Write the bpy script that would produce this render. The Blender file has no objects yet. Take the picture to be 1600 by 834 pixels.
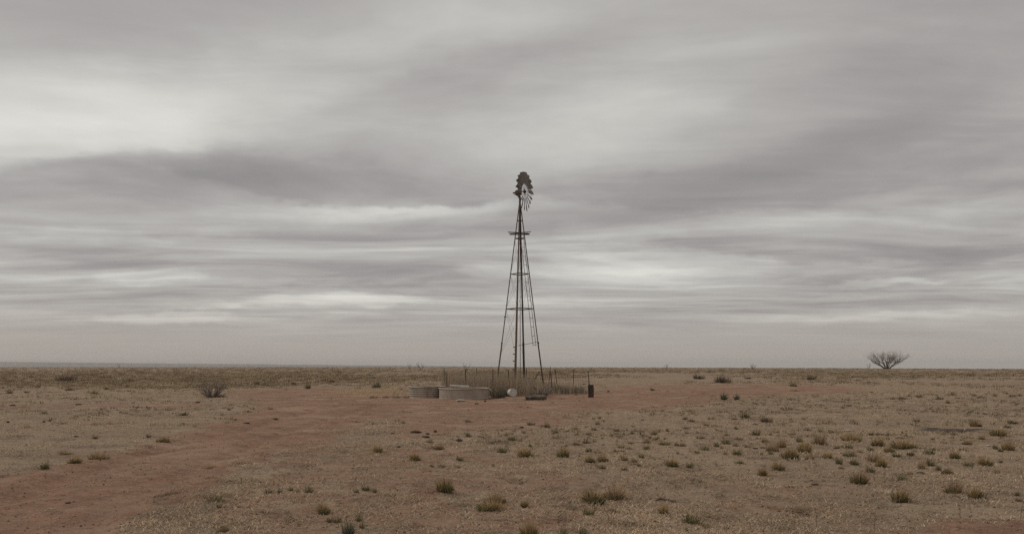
import bpy, math, random
import numpy as np
from mathutils import Vector, Matrix

random.seed(7)
RNG = np.random.default_rng(7)
SC = bpy.context.scene
COL = SC.collection
R = math.radians

# ------------------------------------------------------------------ camera
CAM_H = 1.70
FPX = 1244.0            # focal length in photograph pixels (28 mm on 36 mm)
HOR = 571.5             # true horizon row in the photograph
cam_d = bpy.data.cameras.new("camera")
cam_d.sensor_width = 36.0
cam_d.lens = 28.0
cam_d.shift_y = 0.09645
cam_d.clip_start = 0.1
cam_d.clip_end = 40000.0
cam = bpy.data.objects.new("camera", cam_d)
cam.location = (0, 0, CAM_H)
cam.rotation_euler = (R(90), 0, 0)
COL.objects.link(cam)
SC.camera = cam

# ------------------------------------------------------------------ exposure and render settings
SC.view_settings.view_transform = 'Standard'
SC.view_settings.look = 'None'
SC.view_settings.exposure = 0.0
SC.view_settings.gamma = 1.0
SC.view_settings.use_curve_mapping = False
SC.render.engine = 'CYCLES'
SC.cycles.max_bounces = 6
SC.cycles.diffuse_bounces = 3
SC.cycles.volume_bounces = 0
SC.cycles.use_denoising = False
SC.cycles.use_adaptive_sampling = True
SC.cycles.adaptive_threshold = 0.006

# ------------------------------------------------------------------ sun (soft, behind the overcast)
SUN_EL, SUN_AZ = 48.0, -62.0       # degrees; azimuth from +Y towards +X
sun_d = bpy.data.lights.new("sun", 'SUN')
sun_d.energy = 1.3
sun_d.angle = R(24)
sun_d.color = (1.0, 0.96, 0.90)
sun = bpy.data.objects.new("sun", sun_d)
sdir = Vector((math.sin(R(SUN_AZ)) * math.cos(R(SUN_EL)), math.cos(R(SUN_AZ)) * math.cos(R(SUN_EL)), math.sin(R(SUN_EL))))
sun.rotation_euler = sdir.to_track_quat('Z', 'Y').to_euler()
sun.location = sdir * 60
COL.objects.link(sun)

# ------------------------------------------------------------------ node helper
class NT:
    def __init__(self, tree):
        self.t = tree
        tree.nodes.clear()
    def n(self, kind, **kw):
        nd = self.t.nodes.new(kind)
        for k, v in kw.items():
            setattr(nd, k, v)
        return nd
    def put(self, sock, v):
        if v is None:
            return
        if isinstance(v, bpy.types.NodeSocket):
            self.t.links.new(v, sock)
        else:
            sock.default_value = v
    def m(self, op, a, b=None, c=None, clamp=False):
        nd = self.n('ShaderNodeMath', operation=op, use_clamp=clamp)
        self.put(nd.inputs[0], a); self.put(nd.inputs[1], b); self.put(nd.inputs[2], c)
        return nd.outputs[0]
    def vm(self, op, a, b=None, out=0):
        nd = self.n('ShaderNodeVectorMath', operation=op)
        self.put(nd.inputs[0], a); self.put(nd.inputs[1], b)
        return nd.outputs[out]
    def noise(self, vec, scale, detail=3.0, rough=0.5, dist=0.0, out=0):
        nd = self.n('ShaderNodeTexNoise')
        self.put(nd.inputs['Vector'], vec)
        nd.inputs['Scale'].default_value = scale
        nd.inputs['Detail'].default_value = detail
        nd.inputs['Roughness'].default_value = rough
        nd.inputs['Distortion'].default_value = dist
        return nd.outputs[out]
    def mix(self, f, a, b, blend='MIX'):
        nd = self.n('ShaderNodeMix', data_type='RGBA', blend_type=blend)
        self.put(nd.inputs[0], f)
        self.put(nd.inputs[6], (*a, 1) if isinstance(a, tuple) and len(a) == 3 else a)
        self.put(nd.inputs[7], (*b, 1) if isinstance(b, tuple) and len(b) == 3 else b)
        return nd.outputs[2]
    def ramp(self, f, stops, interp='LINEAR'):
        nd = self.n('ShaderNodeValToRGB')
        cr = nd.color_ramp
        cr.interpolation = interp
        while len(cr.elements) < len(stops):
            cr.elements.new(0.5)
        for e, (p, c) in zip(cr.elements, stops):
            e.position = p
            e.color = (*c, 1) if len(c) == 3 else c
        self.put(nd.inputs[0], f)
        return nd.outputs[0]
    def maprange(self, v, a, b, c=0.0, d=1.0, smooth=True):
        nd = self.n('ShaderNodeMapRange', interpolation_type='SMOOTHSTEP' if smooth else 'LINEAR')
        self.put(nd.inputs[0], v)
        for i, x in enumerate((a, b, c, d)):
            nd.inputs[i + 1].default_value = x
        return nd.outputs[0]

# ------------------------------------------------------------------ sky: Nishita behind a layer of cloud
world = bpy.data.worlds.new("World")
SC.world = world
world.use_nodes = True
w = NT(world.node_tree)
tc = w.n('ShaderNodeTexCoord').outputs['Generated']
sky = w.n('ShaderNodeTexSky', sky_type='NISHITA')
sky.sun_disc = False
sky.sun_elevation = R(SUN_EL)
sky.sun_rotation = R(SUN_AZ)
sky.dust_density = 2.0
skycol = w.vm('SCALE', sky.outputs[0]); skycol.node.inputs['Scale'].default_value = 0.08
xyz = w.n('ShaderNodeSeparateXYZ'); w.put(xyz.inputs[0], tc)
dx, dy, dz = xyz.outputs
zc = w.m('ADD', w.m('MAXIMUM', dz, 0.0), 0.055)
comb = w.n('ShaderNodeCombineXYZ')
w.put(comb.inputs[0], w.m('MULTIPLY', w.m('DIVIDE', dx, zc), 0.62))
w.put(comb.inputs[1], w.m('DIVIDE', dy, zc))
pl = comb.outputs[0]                                    # position on the cloud layer
warp = w.vm('SUBTRACT', w.noise(pl, 0.55, 2.0, 0.5, out=1), (0.5, 0.5, 0.5))
wp = w.vm('SCALE', warp); wp.node.inputs['Scale'].default_value = 1.5
plw = w.vm('ADD', pl, wp)
n1 = w.noise(plw, 0.50, 3.0, 0.45)
n2 = w.noise(w.vm('MULTIPLY', plw, (0.75, 1.15, 1.0)), 1.15, 5.0, 0.50)
n3 = w.noise(w.vm('MULTIPLY', plw, (1.0, 1.0, 1.0)), 5.0, 5.0, 0.6)
# slow cloud masses that stand in known directions (azimuth, elevation in 1/1244 rad)
az = w.m('MULTIPLY', w.m('ARCTAN2', dx, dy), 1244.0)
el = w.m('MULTIPLY', w.m('ARCSINE', dz), 1244.0)
ew = w.vm('SUBTRACT', w.noise(tc, 5.0, 4.0, 0.55, out=1), (0.5, 0.5, 0.5))
ews = w.n('ShaderNodeSeparateXYZ'); w.put(ews.inputs[0], ew)
ew2 = w.n('ShaderNodeSeparateXYZ'); w.put(ew2.inputs[0], w.vm('SUBTRACT', w.noise(w.vm('MULTIPLY', tc, (1, 1, 3.0)), 9.0, 5.0, 0.6, out=1), (0.5, 0.5, 0.5)))
azw = w.m('ADD', w.m('ADD', az, w.m('MULTIPLY', ews.outputs[0], 190.0)), w.m('MULTIPLY', ew2.outputs[0], 150.0))
elw = w.m('ADD', w.m('ADD', el, w.m('MULTIPLY', ews.outputs[1], 70.0)), w.m('MULTIPLY', ew2.outputs[1], 42.0))
FEAT = [  # photo x, y, half length, half thickness, slope (deg, + rises to the right), amount
    (80, 215, 240, 60, 6, 0.24), (330, 125, 280, 60, 10, 0.24), (560, 160, 120, 40, 0, 0.08),
    (430, 268, 230, 24, -8, -0.09), (660, 292, 200, 26, -5, -0.10), (150, 250, 170, 12, -3, -0.10), (120, 45, 220, 40, 0, -0.10),
    (960, 190, 210, 60, 14, 0.17), (760, 118, 260, 24, 14, -0.15), (1450, 100, 270, 120, 10, -0.18),
    (930, 296, 190, 22, 6, -0.08), (1250, 250, 260, 26, 12, -0.12), (1430, 312, 190, 16, 3, 0.16), (720, 40, 180, 50, 0, 0.12),
    (400, 345, 330, 16, 2, 0.10), (1120, 405, 240, 18, 2, 0.10), (180, 390, 240, 26, 0, -0.08), (600, 455, 160, 12, 1, 0.14),
    (330, 492, 190, 8, 0, 0.12), (1380, 492, 190, 10, 2, 0.12), (130, 462, 200, 16, 0, -0.10), (1400, 460, 220, 14, 0, -0.10),
    (850, 462, 120, 10, 0, 0.10), (1100, 345, 200, 14, -3, -0.06),
]
acc = None
for (fx, fy, a, b, sl, amt) in FEAT:
    s, t = (fx - 800) / FPX, (HOR - fy) / FPX
    a0 = math.atan(s) * 1244
    e0 = math.atan(t * math.cos(math.atan(s))) * 1244
    c_, s_ = math.cos(R(sl)), math.sin(R(sl))
    X = w.m('SUBTRACT', azw, a0); Y = w.m('SUBTRACT', elw, e0)
    U = w.m('ADD', w.m('MULTIPLY', X, c_ / a), w.m('MULTIPLY', Y, s_ / a))
    V = w.m('ADD', w.m('MULTIPLY', X, -s_ / b), w.m('MULTIPLY', Y, c_ / b))
    q = w.m('ADD', w.m('MULTIPLY', U, U), w.m('MULTIPLY', V, V))
    g = w.m('MULTIPLY', w.m('EXPONENT', w.m('MULTIPLY', q, -1.0)), amt)
    acc = g if acc is None else w.m('ADD', acc, g)
def azel(fx, fy):
    a_ = math.atan((fx - 800) / FPX)
    return a_ * 1244, math.atan((HOR - fy) / FPX * math.cos(a_)) * 1244
aznorm = w.m('DIVIDE', w.m('ADD', az, 900.0), 1800.0)
lnz = w.n('ShaderNodeSeparateXYZ'); w.put(lnz.inputs[0], w.vm('SUBTRACT', w.noise(w.vm('MULTIPLY', tc, (1, 1, 2.5)), 16.0, 6.0, 0.62, out=1), (0.5, 0.5, 0.5)))
elr = w.m('ADD', w.m('ADD', el, w.m('MULTIPLY', ews.outputs[2], 40.0)), w.m('MULTIPLY', lnz.outputs[0], 34.0))
def curve(pts, conv):
    nd = w.n('ShaderNodeFloatCurve'); cm = nd.mapping.curves[0].points
    pp = sorted([((azel(p[0], 300)[0] + 900) / 1800, conv(p)) for p in pts])
    pp = [(max(0.0, min(1.0, a)), b) for a, b in pp]
    cm[0].location = pp[0]; cm[1].location = pp[-1]
    for p in pp[1:-1]: cm.new(*p)
    nd.mapping.extend = 'HORIZONTAL'
    nd.mapping.update(); w.put(nd.inputs[1], aznorm)
    return nd.outputs[0]
def edge(pts): return w.m('MULTIPLY', curve(pts, lambda p: azel(*p)[1] / 600.0), 600.0)
def sstepn(x, soft): return w.maprange(w.m('DIVIDE', x, soft), -0.5, 0.5)
LENS = [  # upper edge, lower edge, envelope, softness up, softness low, amount
    ([(150, 236), (300, 240), (500, 252), (700, 275), (850, 300)], [(150, 240), (250, 262), (350, 290), (450, 313), (530, 326), (650, 326), (750, 318), (850, 309)], [(150, 0), (240, .8), (400, 1), (740, 1), (840, .5), (900, 0)], 60, 16, -0.20),
    ([(-60, 165), (0, 150), (200, 150), (450, 150)], [(-60, 280), (0, 268), (100, 247), (200, 237), (330, 236), (450, 225)], [(-60, 1), (200, 1), (350, .4), (480, 0)], 150, 22, 0.20),
    ([(-60, 280), (0, 269), (100, 248), (200, 239), (320, 256)], [(-60, 345), (320, 335)], [(-60, 1), (220, .8), (340, 0)], 24, 90, -0.09),
    ([(820, 295), (950, 278), (1150, 262), (1400, 235), (1600, 215)], [(820, 307), (900, 316), (1050, 328), (1200, 332), (1400, 325), (1600, 300)], [(815, 0), (870, .9), (1100, 1), (1250, .6), (1600, .5)], 50, 16, -0.20),
    ([(440, 314), (530, 327), (650, 327), (800, 312)], [(440, 322), (530, 342), (650, 342), (800, 330)], [(430, 0), (520, 1), (740, 1), (810, 0)], 8, 26, 0.16),
    ([(320, 470), (420, 461), (560, 461), (670, 470)], [(320, 475), (500, 479), (670, 475)], [(310, 0), (400, 1), (580, 1), (680, 0)], 10, 10, 0.20),
    ([(1300, 440), (1380, 432), (1470, 437)], [(1300, 444), (1380, 446), (1470, 441)], [(1290, 0), (1340, 1), (1430, 1), (1490, 0)], 8, 8, 0.22),
    ([(1260, 492), (1360, 486), (1500, 489)], [(1260, 497), (1360, 500), (1500, 496)], [(1250, 0), (1320, 1), (1450, 1), (1520, 0)], 8, 9, 0.20),
    ([(870, 352), (960, 345), (1060, 350)], [(870, 372), (960, 380), (1060, 366)], [(860, 0), (920, 1), (1010, 1), (1080, 0)], 30, 14, 0.14),
    ([(850, 398), (960, 392), (1200, 400)], [(850, 420), (960, 426), (1200, 414)], [(840, 0), (900, 1), (1080, .8), (1220, 0)], 24, 12, 0.14),
    ([(0, 352), (200, 362), (420, 350)], [(0, 368), (200, 376), (420, 364)], [(0, .3), (100, 1), (330, 1), (440, 0)], 16, 12, 0.12),
    ([(150, 423), (240, 416), (320, 422)], [(150, 434), (240, 438), (320, 432)], [(140, 0), (190, 1), (290, 1), (330, 0)], 10, 10, 0.16),
    ([(1000, 370), (1300, 388), (1600, 380)], [(1000, 380), (1300, 408), (1600, 400)], [(990, 0), (1150, 1), (1600, .8)], 22, 10, -0.14),
    ([(150, 486), (280, 482), (360, 486)], [(150, 495), (280, 500), (360, 494)], [(140, 0), (200, 1), (320, 1), (380, 0)], 8, 8, 0.20),
]
for (up_, lo_, en_, su, sl_, amt) in LENS:
    below = sstepn(w.m('SUBTRACT', edge(up_), elr), su)
    above = sstepn(w.m('SUBTRACT', elr, edge(lo_)), sl_)
    envv = curve(en_, lambda p: p[1])
    acc = w.m('ADD', acc, w.m('MULTIPLY', w.m('MULTIPLY', w.m('MULTIPLY', below, above), envv), amt))
v = w.m('ADD', w.m('MULTIPLY', w.m('SUBTRACT', n1, 0.5), 0.85), w.m('MULTIPLY', w.m('SUBTRACT', n2, 0.5), w.maprange(el, 120.0, 420.0, 1.05, 0.55)))
v = w.m('ADD', v, w.m('MULTIPLY', w.m('SUBTRACT', n3, 0.5), w.maprange(el, 150.0, 420.0, 0.30, 0.20)))
n4 = w.noise(w.vm('MULTIPLY', w.vm('ADD', plw, (7.3, 2.1, 0.0)), (0.42, 1.5, 1.0)), 1.25, 4.0, 0.5)
v = w.m('ADD', v, w.m('MULTIPLY', w.m('SUBTRACT', w.maprange(n4, 0.36, 0.64), 0.5), w.maprange(el, 150.0, 380.0, 0.12, 0.03)))
n5 = w.noise(w.vm('MULTIPLY', w.vm('ADD', plw, (3.1, 8.4, 0.0)), (0.8, 2.2, 1.0)), 2.1, 5.0, 0.58)
v = w.m('ADD', v, w.m('MULTIPLY', w.m('SUBTRACT', w.maprange(n5, 0.33, 0.67), 0.5), w.maprange(el, 60.0, 300.0, 0.15, 0.0)))
lowfade = w.maprange(el, 20.0, 110.0, 0.18, 1.0)
v = w.m('MULTIPLY', v, lowfade)
v = w.m('ADD', w.m('ADD', v, acc), 0.50)
cloud = w.ramp(v, [(0.0, (0.262, 0.243, 0.240)), (0.30, (0.345, 0.323, 0.316)), (0.55, (0.47, 0.454, 0.430)),
                   (0.80, (0.635, 0.622, 0.578)), (1.0, (0.76, 0.745, 0.69))])
dust = w.maprange(el, -10.0, 130.0, 0.75, 0.0)
cloud = w.mix(dust, cloud, (0.400, 0.351, 0.314))
final = w.mix(0.95, skycol, cloud)
bg = w.n('ShaderNodeBackground'); w.put(bg.inputs[0], final); bg.inputs[1].default_value = 1.0
out = w.n('ShaderNodeOutputWorld'); w.t.links.new(bg.outputs[0], out.inputs[0])

# ------------------------------------------------------------------ numpy noise and terrain
_perm = np.random.default_rng(3).random((256, 256))
def vnoise(x, y):
    xi = np.floor(x).astype(int); yi = np.floor(y).astype(int)
    fx = x - xi; fy = y - yi
    fx = fx * fx * (3 - 2 * fx); fy = fy * fy * (3 - 2 * fy)
    a = _perm[xi & 255, yi & 255]; b = _perm[(xi + 1) & 255, yi & 255]
    c = _perm[xi & 255, (yi + 1) & 255]; d = _perm[(xi + 1) & 255, (yi + 1) & 255]
    return (a * (1 - fx) + b * fx) * (1 - fy) + (c * (1 - fx) + d * fx) * fy - 0.5
def fbm(x, y, octs=4):
    s = 0; a = 1.0
    for i in range(octs):
        s = s + a * vnoise(x * 2 ** i + 17.3 * i, y * 2 ** i + 9.1 * i); a *= 0.5
    return s

def ground_px(px, py):
    d = CAM_H * FPX / (py - HOR)
    return ((px - 800) / FPX * d, d)
def poly(pts):
    return np.array([ground_px(*p) for p in pts])
BARE = [
    (poly([(-350, 900), (0, 748), (90, 735), (180, 710), (260, 690), (330, 664), (400, 642), (470, 626), (560, 616), (640, 620),
           (650, 634), (610, 645), (560, 662), (520, 688), (400, 722), (300, 765), (240, 800), (150, 850), (0, 960), (-350, 1200)]), 1.0),
    (poly([(540, 611), (640, 617), (930, 614), (940, 606), (1000, 601), (1180, 601), (1340, 605), (1340, 612), (1200, 619),
           (1100, 632), (1000, 641), (850, 640), (650, 642), (540, 640)]), 0.76),
    (poly([(350, 611), (500, 605), (620, 611), (620, 640), (420, 642)]), 0.8),
    (poly([(1330, 836), (1420, 822), (1600, 812), (1750, 808), (1750, 900), (1300, 900)]), 1.0),
    (poly([(-200, 635), (150, 632), (330, 629), (330, 633), (150, 637), (-200, 641)]), 0.55),
    (poly([(420, 690), (760, 700), (930, 742), (1000, 790), (800, 860), (450, 880), (330, 800)]), 0.36),
    (poly([(600, 640), (900, 640), (900, 668), (600, 690)]), 0.55),
    (poly([(1150, 735), (1290, 750), (1260, 800), (1120, 790)]), 0.30),
]
DARK = poly([(1422, 667.2), (1450, 665.6), (1480, 666.6), (1530, 666.6), (1552, 669), (1520, 671.6), (1490, 670.6), (1470, 671.4), (1440, 669.4)])  # outline of a long strip where the ground colour is darker
def sdf(P, x, y):
    n = len(P); d2 = np.full(x.shape, 1e18); inside = np.zeros(x.shape, bool)
    for i in range(n):
        ax, ay = P[i]; bx, by = P[(i + 1) % n]
        ex, ey = bx - ax, by - ay
        t = np.clip(((x - ax) * ex + (y - ay) * ey) / (ex * ex + ey * ey + 1e-9), 0, 1)
        d2 = np.minimum(d2, (x - ax - t * ex) ** 2 + (y - ay - t * ey) ** 2)
        cond = (ay > y) != (by > y)
        with np.errstate(divide='ignore', invalid='ignore'):
            xc = ax + (y - ay) / (by - ay + 1e-12) * ex
        inside ^= cond & (x < xc)
    return np.where(inside, -1, 1) * np.sqrt(d2)
def sstep(a, b, v):
    t = np.clip((v - a) / (b - a), 0, 1)
    return t * t * (3 - 2 * t)
def bare_at(x, y):
    d = np.hypot(x, y)
    sc = 0.25 + 0.018 * d
    wob = fbm(x * 0.8, y * 0.8, 4) * sc * 1.6 + fbm(x * 3.1, y * 3.1, 3) * 0.25
    b = np.zeros_like(x)
    for P, amt in BARE:
        b = np.maximum(b, amt * (1 - sstep(-1.0, 1.0, (sdf(P, x, y) + wob) / sc)))
    return b
def height(x, y):
    x = np.asarray(x, float); y = np.asarray(y, float)
    d = np.hypot(x, y); a = np.arctan2(x, y)
    u = np.clip((np.tan(np.clip(a, -0.8, 0.8)) * FPX + 800) / 1600, 0, 1.1)
    d0 = CAM_H * FPX / (1.5 + 3.5 * u ** 2.5)
    k = sstep(0.8, 1.4, np.abs(a))
    d0 = d0 * (1 - k) + 900 * k
    z = -0.006 * np.where(d > d0, (d - d0) ** 2 / (d - d0 + 120), 0)
    near = sstep(3, 9, d)
    z = z + near * (fbm(x * 0.09, y * 0.09, 3) * 0.10 + fbm(x * 0.9 + 5, y * 0.9, 3) * 0.045 + fbm(x * 2.6 + 5, y * 2.6, 2) * 0.022) * (1 - sstep(150, 400, d))
    return z
TRACK = poly([(-60, 860), (60, 800), (180, 750), (300, 706), (400, 676), (480, 652), (560, 634)])
def ruts(x, y):
    d2 = np.full(x.shape, 1e9)
    for i in range(len(TRACK) - 1):
        ax, ay = TRACK[i]; ex, ey = TRACK[i + 1] - TRACK[i]
        t = np.clip(((x - ax) * ex + (y - ay) * ey) / (ex * ex + ey * ey), 0, 1)
        d2 = np.minimum(d2, (x - ax - t * ex) ** 2 + (y - ay - t * ey) ** 2)
    dd = np.sqrt(d2) + 0.25 * fbm(x * 0.5, y * 0.5, 2)
    return -0.055 * np.exp(-((dd - 0.8) / 0.22) ** 2) + 0.025 * np.exp(-((dd - 1.35) / 0.25) ** 2)
_h0 = height
def height(x, y):
    x = np.asarray(x, float); y = np.asarray(y, float)
    return _h0(x, y) + ruts(x, y)
def H(x, y):
    return float(height(np.array([x]), np.array([y]))[0])
def place(px, py):
    x, y = ground_px(px, py)
    return Vector((x, y, H(x, y)))
def mpp(y):      # metres for one photo pixel at depth y
    return y / FPX

# ------------------------------------------------------------------ object helpers
def link(o, parent=None):
    COL.objects.link(o)
    if parent is not None:
        o.parent = parent
    return o
def tag(o, label=None, cat=None, group=None, kind=None):
    if label: o["label"] = label
    if cat: o["category"] = cat
    if group: o["group"] = group
    if kind: o["kind"] = kind
    return o
def empty(name, loc, label, cat, group=None):
    o = bpy.data.objects.new(name, None)
    o.location = loc
    o.empty_display_size = 0.2
    link(o)
    return tag(o, label, cat, group)
class MB:
    def __init__(self):
        self.v = []; self.f = []; self.c = []
        self.col = (1, 1, 1)
    def add(self, vs, fs, col=None):
        b = len(self.v)
        self.v += [tuple(p) for p in vs]
        self.f += [tuple(b + i for i in f) for f in fs]
        self.c += [col or self.col] * len(vs)
    def tube(self, p, q, r0, r1=None, n=6, cap=True, col=None):
        p = Vector(p); q = Vector(q); r1 = r0 if r1 is None else r1
        ax = (q - p)
        if ax.length < 1e-6: return
        ax.normalize()
        u = ax.orthogonal().normalized(); w_ = ax.cross(u)
        vs = []
        for c, r in ((p, r0), (q, r1)):
            for i in range(n):
                a = 2 * math.pi * i / n
                vs.append(c + (u * math.cos(a) + w_ * math.sin(a)) * r)
        fs = [(i, (i + 1) % n, n + (i + 1) % n, n + i) for i in range(n)]
        if cap: fs += [tuple(range(n - 1, -1, -1)), tuple(range(n, 2 * n))]
        self.add(vs, fs, col)
    def path(self, pts, rs, n=5, col=None):
        for i in range(len(pts) - 1):
            self.tube(pts[i], pts[i + 1], rs[i], rs[i + 1], n, i in (0, len(pts) - 2), col)
    def box(self, c, ax, hx, hy, hz, col=None):
        c = Vector(c); X, Y, Z = [Vector(a) for a in ax]
        vs = [c + X * (sx * hx) + Y * (sy * hy) + Z * (sz * hz) for sz in (-1, 1) for sy in (-1, 1) for sx in (-1, 1)]
        self.add(vs, [(0, 2, 3, 1), (4, 5, 7, 6), (0, 1, 5, 4), (2, 6, 7, 3), (0, 4, 6, 2), (1, 3, 7, 5)], col)
    def bar(self, p, q, w_, t, up=(0, 0, 1), col=None):
        p = Vector(p); q = Vector(q); a = (q - p); L = a.length; a.normalize()
        s = a.cross(Vector(up))
        if s.length < 1e-4: s = a.orthogonal()
        s.normalize(); u = s.cross(a)
        self.box((p + q) / 2, (a, s, u), L / 2, w_ / 2, t / 2, col)
    def angle(self, p, q, w_, t, out_dir, col=None):     # L-section steel
        p = Vector(p); q = Vector(q); a = (q - p).normalized()
        o = Vector(out_dir); o = (o - a * o.dot(a)).normalized(); s = a.cross(o)
        for d in ((o + s).normalized(), (o - s).normalized()):
            n = a.cross(d)
            self.box((p + q) / 2 - d * (w_ / 2), (a, d, n), (q - p).length / 2, w_ / 2, t / 2, col)
    def lathe(self, prof, n=32, col=None):              # prof: (radius, z) list, closed loop if first == last
        vs = []; fs = []
        for (r, z) in prof:
            for i in range(n):
                a = 2 * math.pi * i / n
                vs.append((r * math.cos(a), r * math.sin(a), z))
        for k in range(len(prof) - 1):
            for i in range(n):
                j = (i + 1) % n
                fs.append((k * n + i, k * n + j, (k + 1) * n + j, (k + 1) * n + i))
        self.add(vs, fs, col)
    def mesh(self, name, mat, smooth=False, colours=False):
        me = bpy.data.meshes.new(name)
        me.from_pydata(self.v, [], self.f)
        if colours:
            at = me.color_attributes.new("Col", 'FLOAT_COLOR', 'POINT')
            a = np.ones((len(self.v), 4), np.float32); a[:, :3] = np.array(self.c, np.float32)
            at.data.foreach_set("color", a.ravel())
        me.materials.append(mat)
        if smooth: me.shade_smooth()
        me.update()
        return me
    def build(self, name, mat, parent=None, smooth=False, colours=False, loc=None):
        o = bpy.data.objects.new(name, self.mesh(name, mat, smooth, colours))
        if loc is not None: o.location = loc
        return link(o, parent)

# ------------------------------------------------------------------ materials
def material(name):
    m = bpy.data.materials.new(name); m.use_nodes = True
    return m, NT(m.node_tree)
def surf(name, ca, cb, cc=None, scale=8.0, rough=0.75, metal=0.0, bump=0.0, stretch=(1, 1, 1), cpos=0.62):
    m, t = material(name)
    co = t.vm('MULTIPLY', t.n('ShaderNodeTexCoord').outputs['Object'], stretch)
    n = t.noise(co, scale, 6.0, 0.62)
    col = t.mix(t.maprange(n, 0.35, 0.65), ca, cb)
    if cc:
        n2 = t.noise(co, scale * 0.37, 5.0, 0.6)
        col = t.mix(t.maprange(n2, cpos - 0.09, cpos + 0.05), col, cc)
    p = t.n('ShaderNodeBsdfPrincipled')
    t.put(p.inputs['Base Color'], col)
    p.inputs['Roughness'].default_value = rough; p.inputs['Metallic'].default_value = metal
    p.inputs['Specular IOR Level'].default_value = 0.3
    if bump:
        b = t.n('ShaderNodeBump'); b.inputs['Strength'].default_value = bump; b.inputs['Distance'].default_value = 0.02
        t.put(b.inputs['Height'], n); t.put(p.inputs['Normal'], b.outputs[0])
    o = t.n('ShaderNodeOutputMaterial'); t.t.links.new(p.outputs[0], o.inputs[0])
    return m
def plantmat(name, var=0.3, trans=0.38):
    m, t = material(name)
    at = t.n('ShaderNodeAttribute', attribute_name="Col").outputs['Color']
    rnd = t.n('ShaderNodeObjectInfo').outputs['Random']
    k = t.m('ADD', t.m('MULTIPLY', rnd, var), 1 - var / 2)
    c = t.vm('SCALE', at); t.put(c.node.inputs['Scale'], k)
    d = t.n('ShaderNodeBsdfDiffuse'); t.put(d.inputs[0], c); d.inputs[1].default_value = 0.6
    tr = t.n('ShaderNodeBsdfTranslucent'); t.put(tr.inputs[0], c)
    mx = t.n('ShaderNodeMixShader'); mx.inputs[0].default_value = trans
    t.t.links.new(d.outputs[0], mx.inputs[1]); t.t.links.new(tr.outputs[0], mx.inputs[2])
    o = t.n('ShaderNodeOutputMaterial'); t.t.links.new(mx.outputs[0], o.inputs[0])
    return m
M = {}
M['plant'] = plantmat('plant_leaf')
M['dry'] = plantmat('dry_grass', 0.0, 0.2)
M['twig'] = plantmat('twig_bark', 0.15, 0.0)
M['steel'] = surf('weathered_steel', (0.150, 0.122, 0.100), (0.095, 0.074, 0.060), (0.105, 0.062, 0.042), 9, 0.75, 0.1)
M['rust'] = surf('rusty_steel', (0.075, 0.050, 0.037), (0.105, 0.066, 0.045), (0.055, 0.042, 0.036), 12, 0.85, 0.0)
M['pole'] = surf('weathered_pole', (0.165, 0.118, 0.085), (0.110, 0.078, 0.057), None, 14, 0.85, 0, 0.3, (1, 1, 0.1))
M['sheet'] = surf('old_galvanised_sheet', (0.235, 0.220, 0.205), (0.145, 0.132, 0.118), (0.135, 0.095, 0.072), 5, 0.65, 0.15)
M['plank'] = surf('grey_plank', (0.07, 0.058, 0.048), (0.04, 0.033, 0.028), None, 10, 0.9, 0, 0.3, (0.2, 1, 1))
M['tank'] = surf('galvanised_tank', (0.42, 0.35, 0.29), (0.33, 0.27, 0.22), (0.28, 0.20, 0.15), 2.2, 0.55, 0.15, 0.0, (1, 1, 0.35), 0.60)
M['tank_dark'] = surf('corrugated_galvanised', (0.38, 0.325, 0.27), (0.30, 0.25, 0.205), (0.25, 0.18, 0.135), 2.5, 0.55, 0.2, 0.0, (1, 1, 0.35), 0.6)
M['white'] = surf('white_plastic', (0.62, 0.60, 0.55), (0.50, 0.47, 0.42), (0.40, 0.33, 0.26), 6, 0.5, 0, 0, (1, 1, 1), 0.66)
M['paint'] = surf('white_paint', (0.55, 0.53, 0.48), (0.42, 0.40, 0.36), None, 12, 0.7)
M['post'] = surf('dark_green_post', (0.045, 0.045, 0.036), (0.060, 0.045, 0.032), (0.05, 0.032, 0.022), 9, 0.75, 0.1)
M['timber'] = surf('dark_timber', (0.060, 0.040, 0.030), (0.035, 0.024, 0.019), (0.09, 0.058, 0.042), 7, 0.9, 0, 0.5, (1, 1, 0.12))
M['rubber'] = surf('old_rubber', (0.060, 0.050, 0.042), (0.095, 0.076, 0.060), (0.17, 0.125, 0.092), 6, 0.9, 0, 0.3, (1, 1, 1), 0.55)
M['dung'] = surf('dry_dung', (0.085, 0.062, 0.046), (0.050, 0.037, 0.028), (0.13, 0.095, 0.07), 30, 0.95, 0, 0.5)
M['stone'] = surf('pale_stone', (0.44, 0.385, 0.32), (0.33, 0.28, 0.23), (0.30, 0.21, 0.16), 9, 0.9, 0, 0.4)
M['darkstone'] = surf('brown_stone', (0.15, 0.105, 0.08), (0.10, 0.07, 0.055), None, 14, 0.95, 0, 0.4)
M['wire'] = surf('fence_wire', (0.12, 0.10, 0.085), (0.09, 0.065, 0.05), None, 20, 0.6, 0.4)
M['stick'] = surf('bleached_stick', (0.42, 0.35, 0.27), (0.30, 0.245, 0.185), None, 20, 0.9)
M['hill'] = surf('far_hill', (0.16, 0.135, 0.11), (0.12, 0.105, 0.085), None, 0.002, 0.95)

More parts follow.
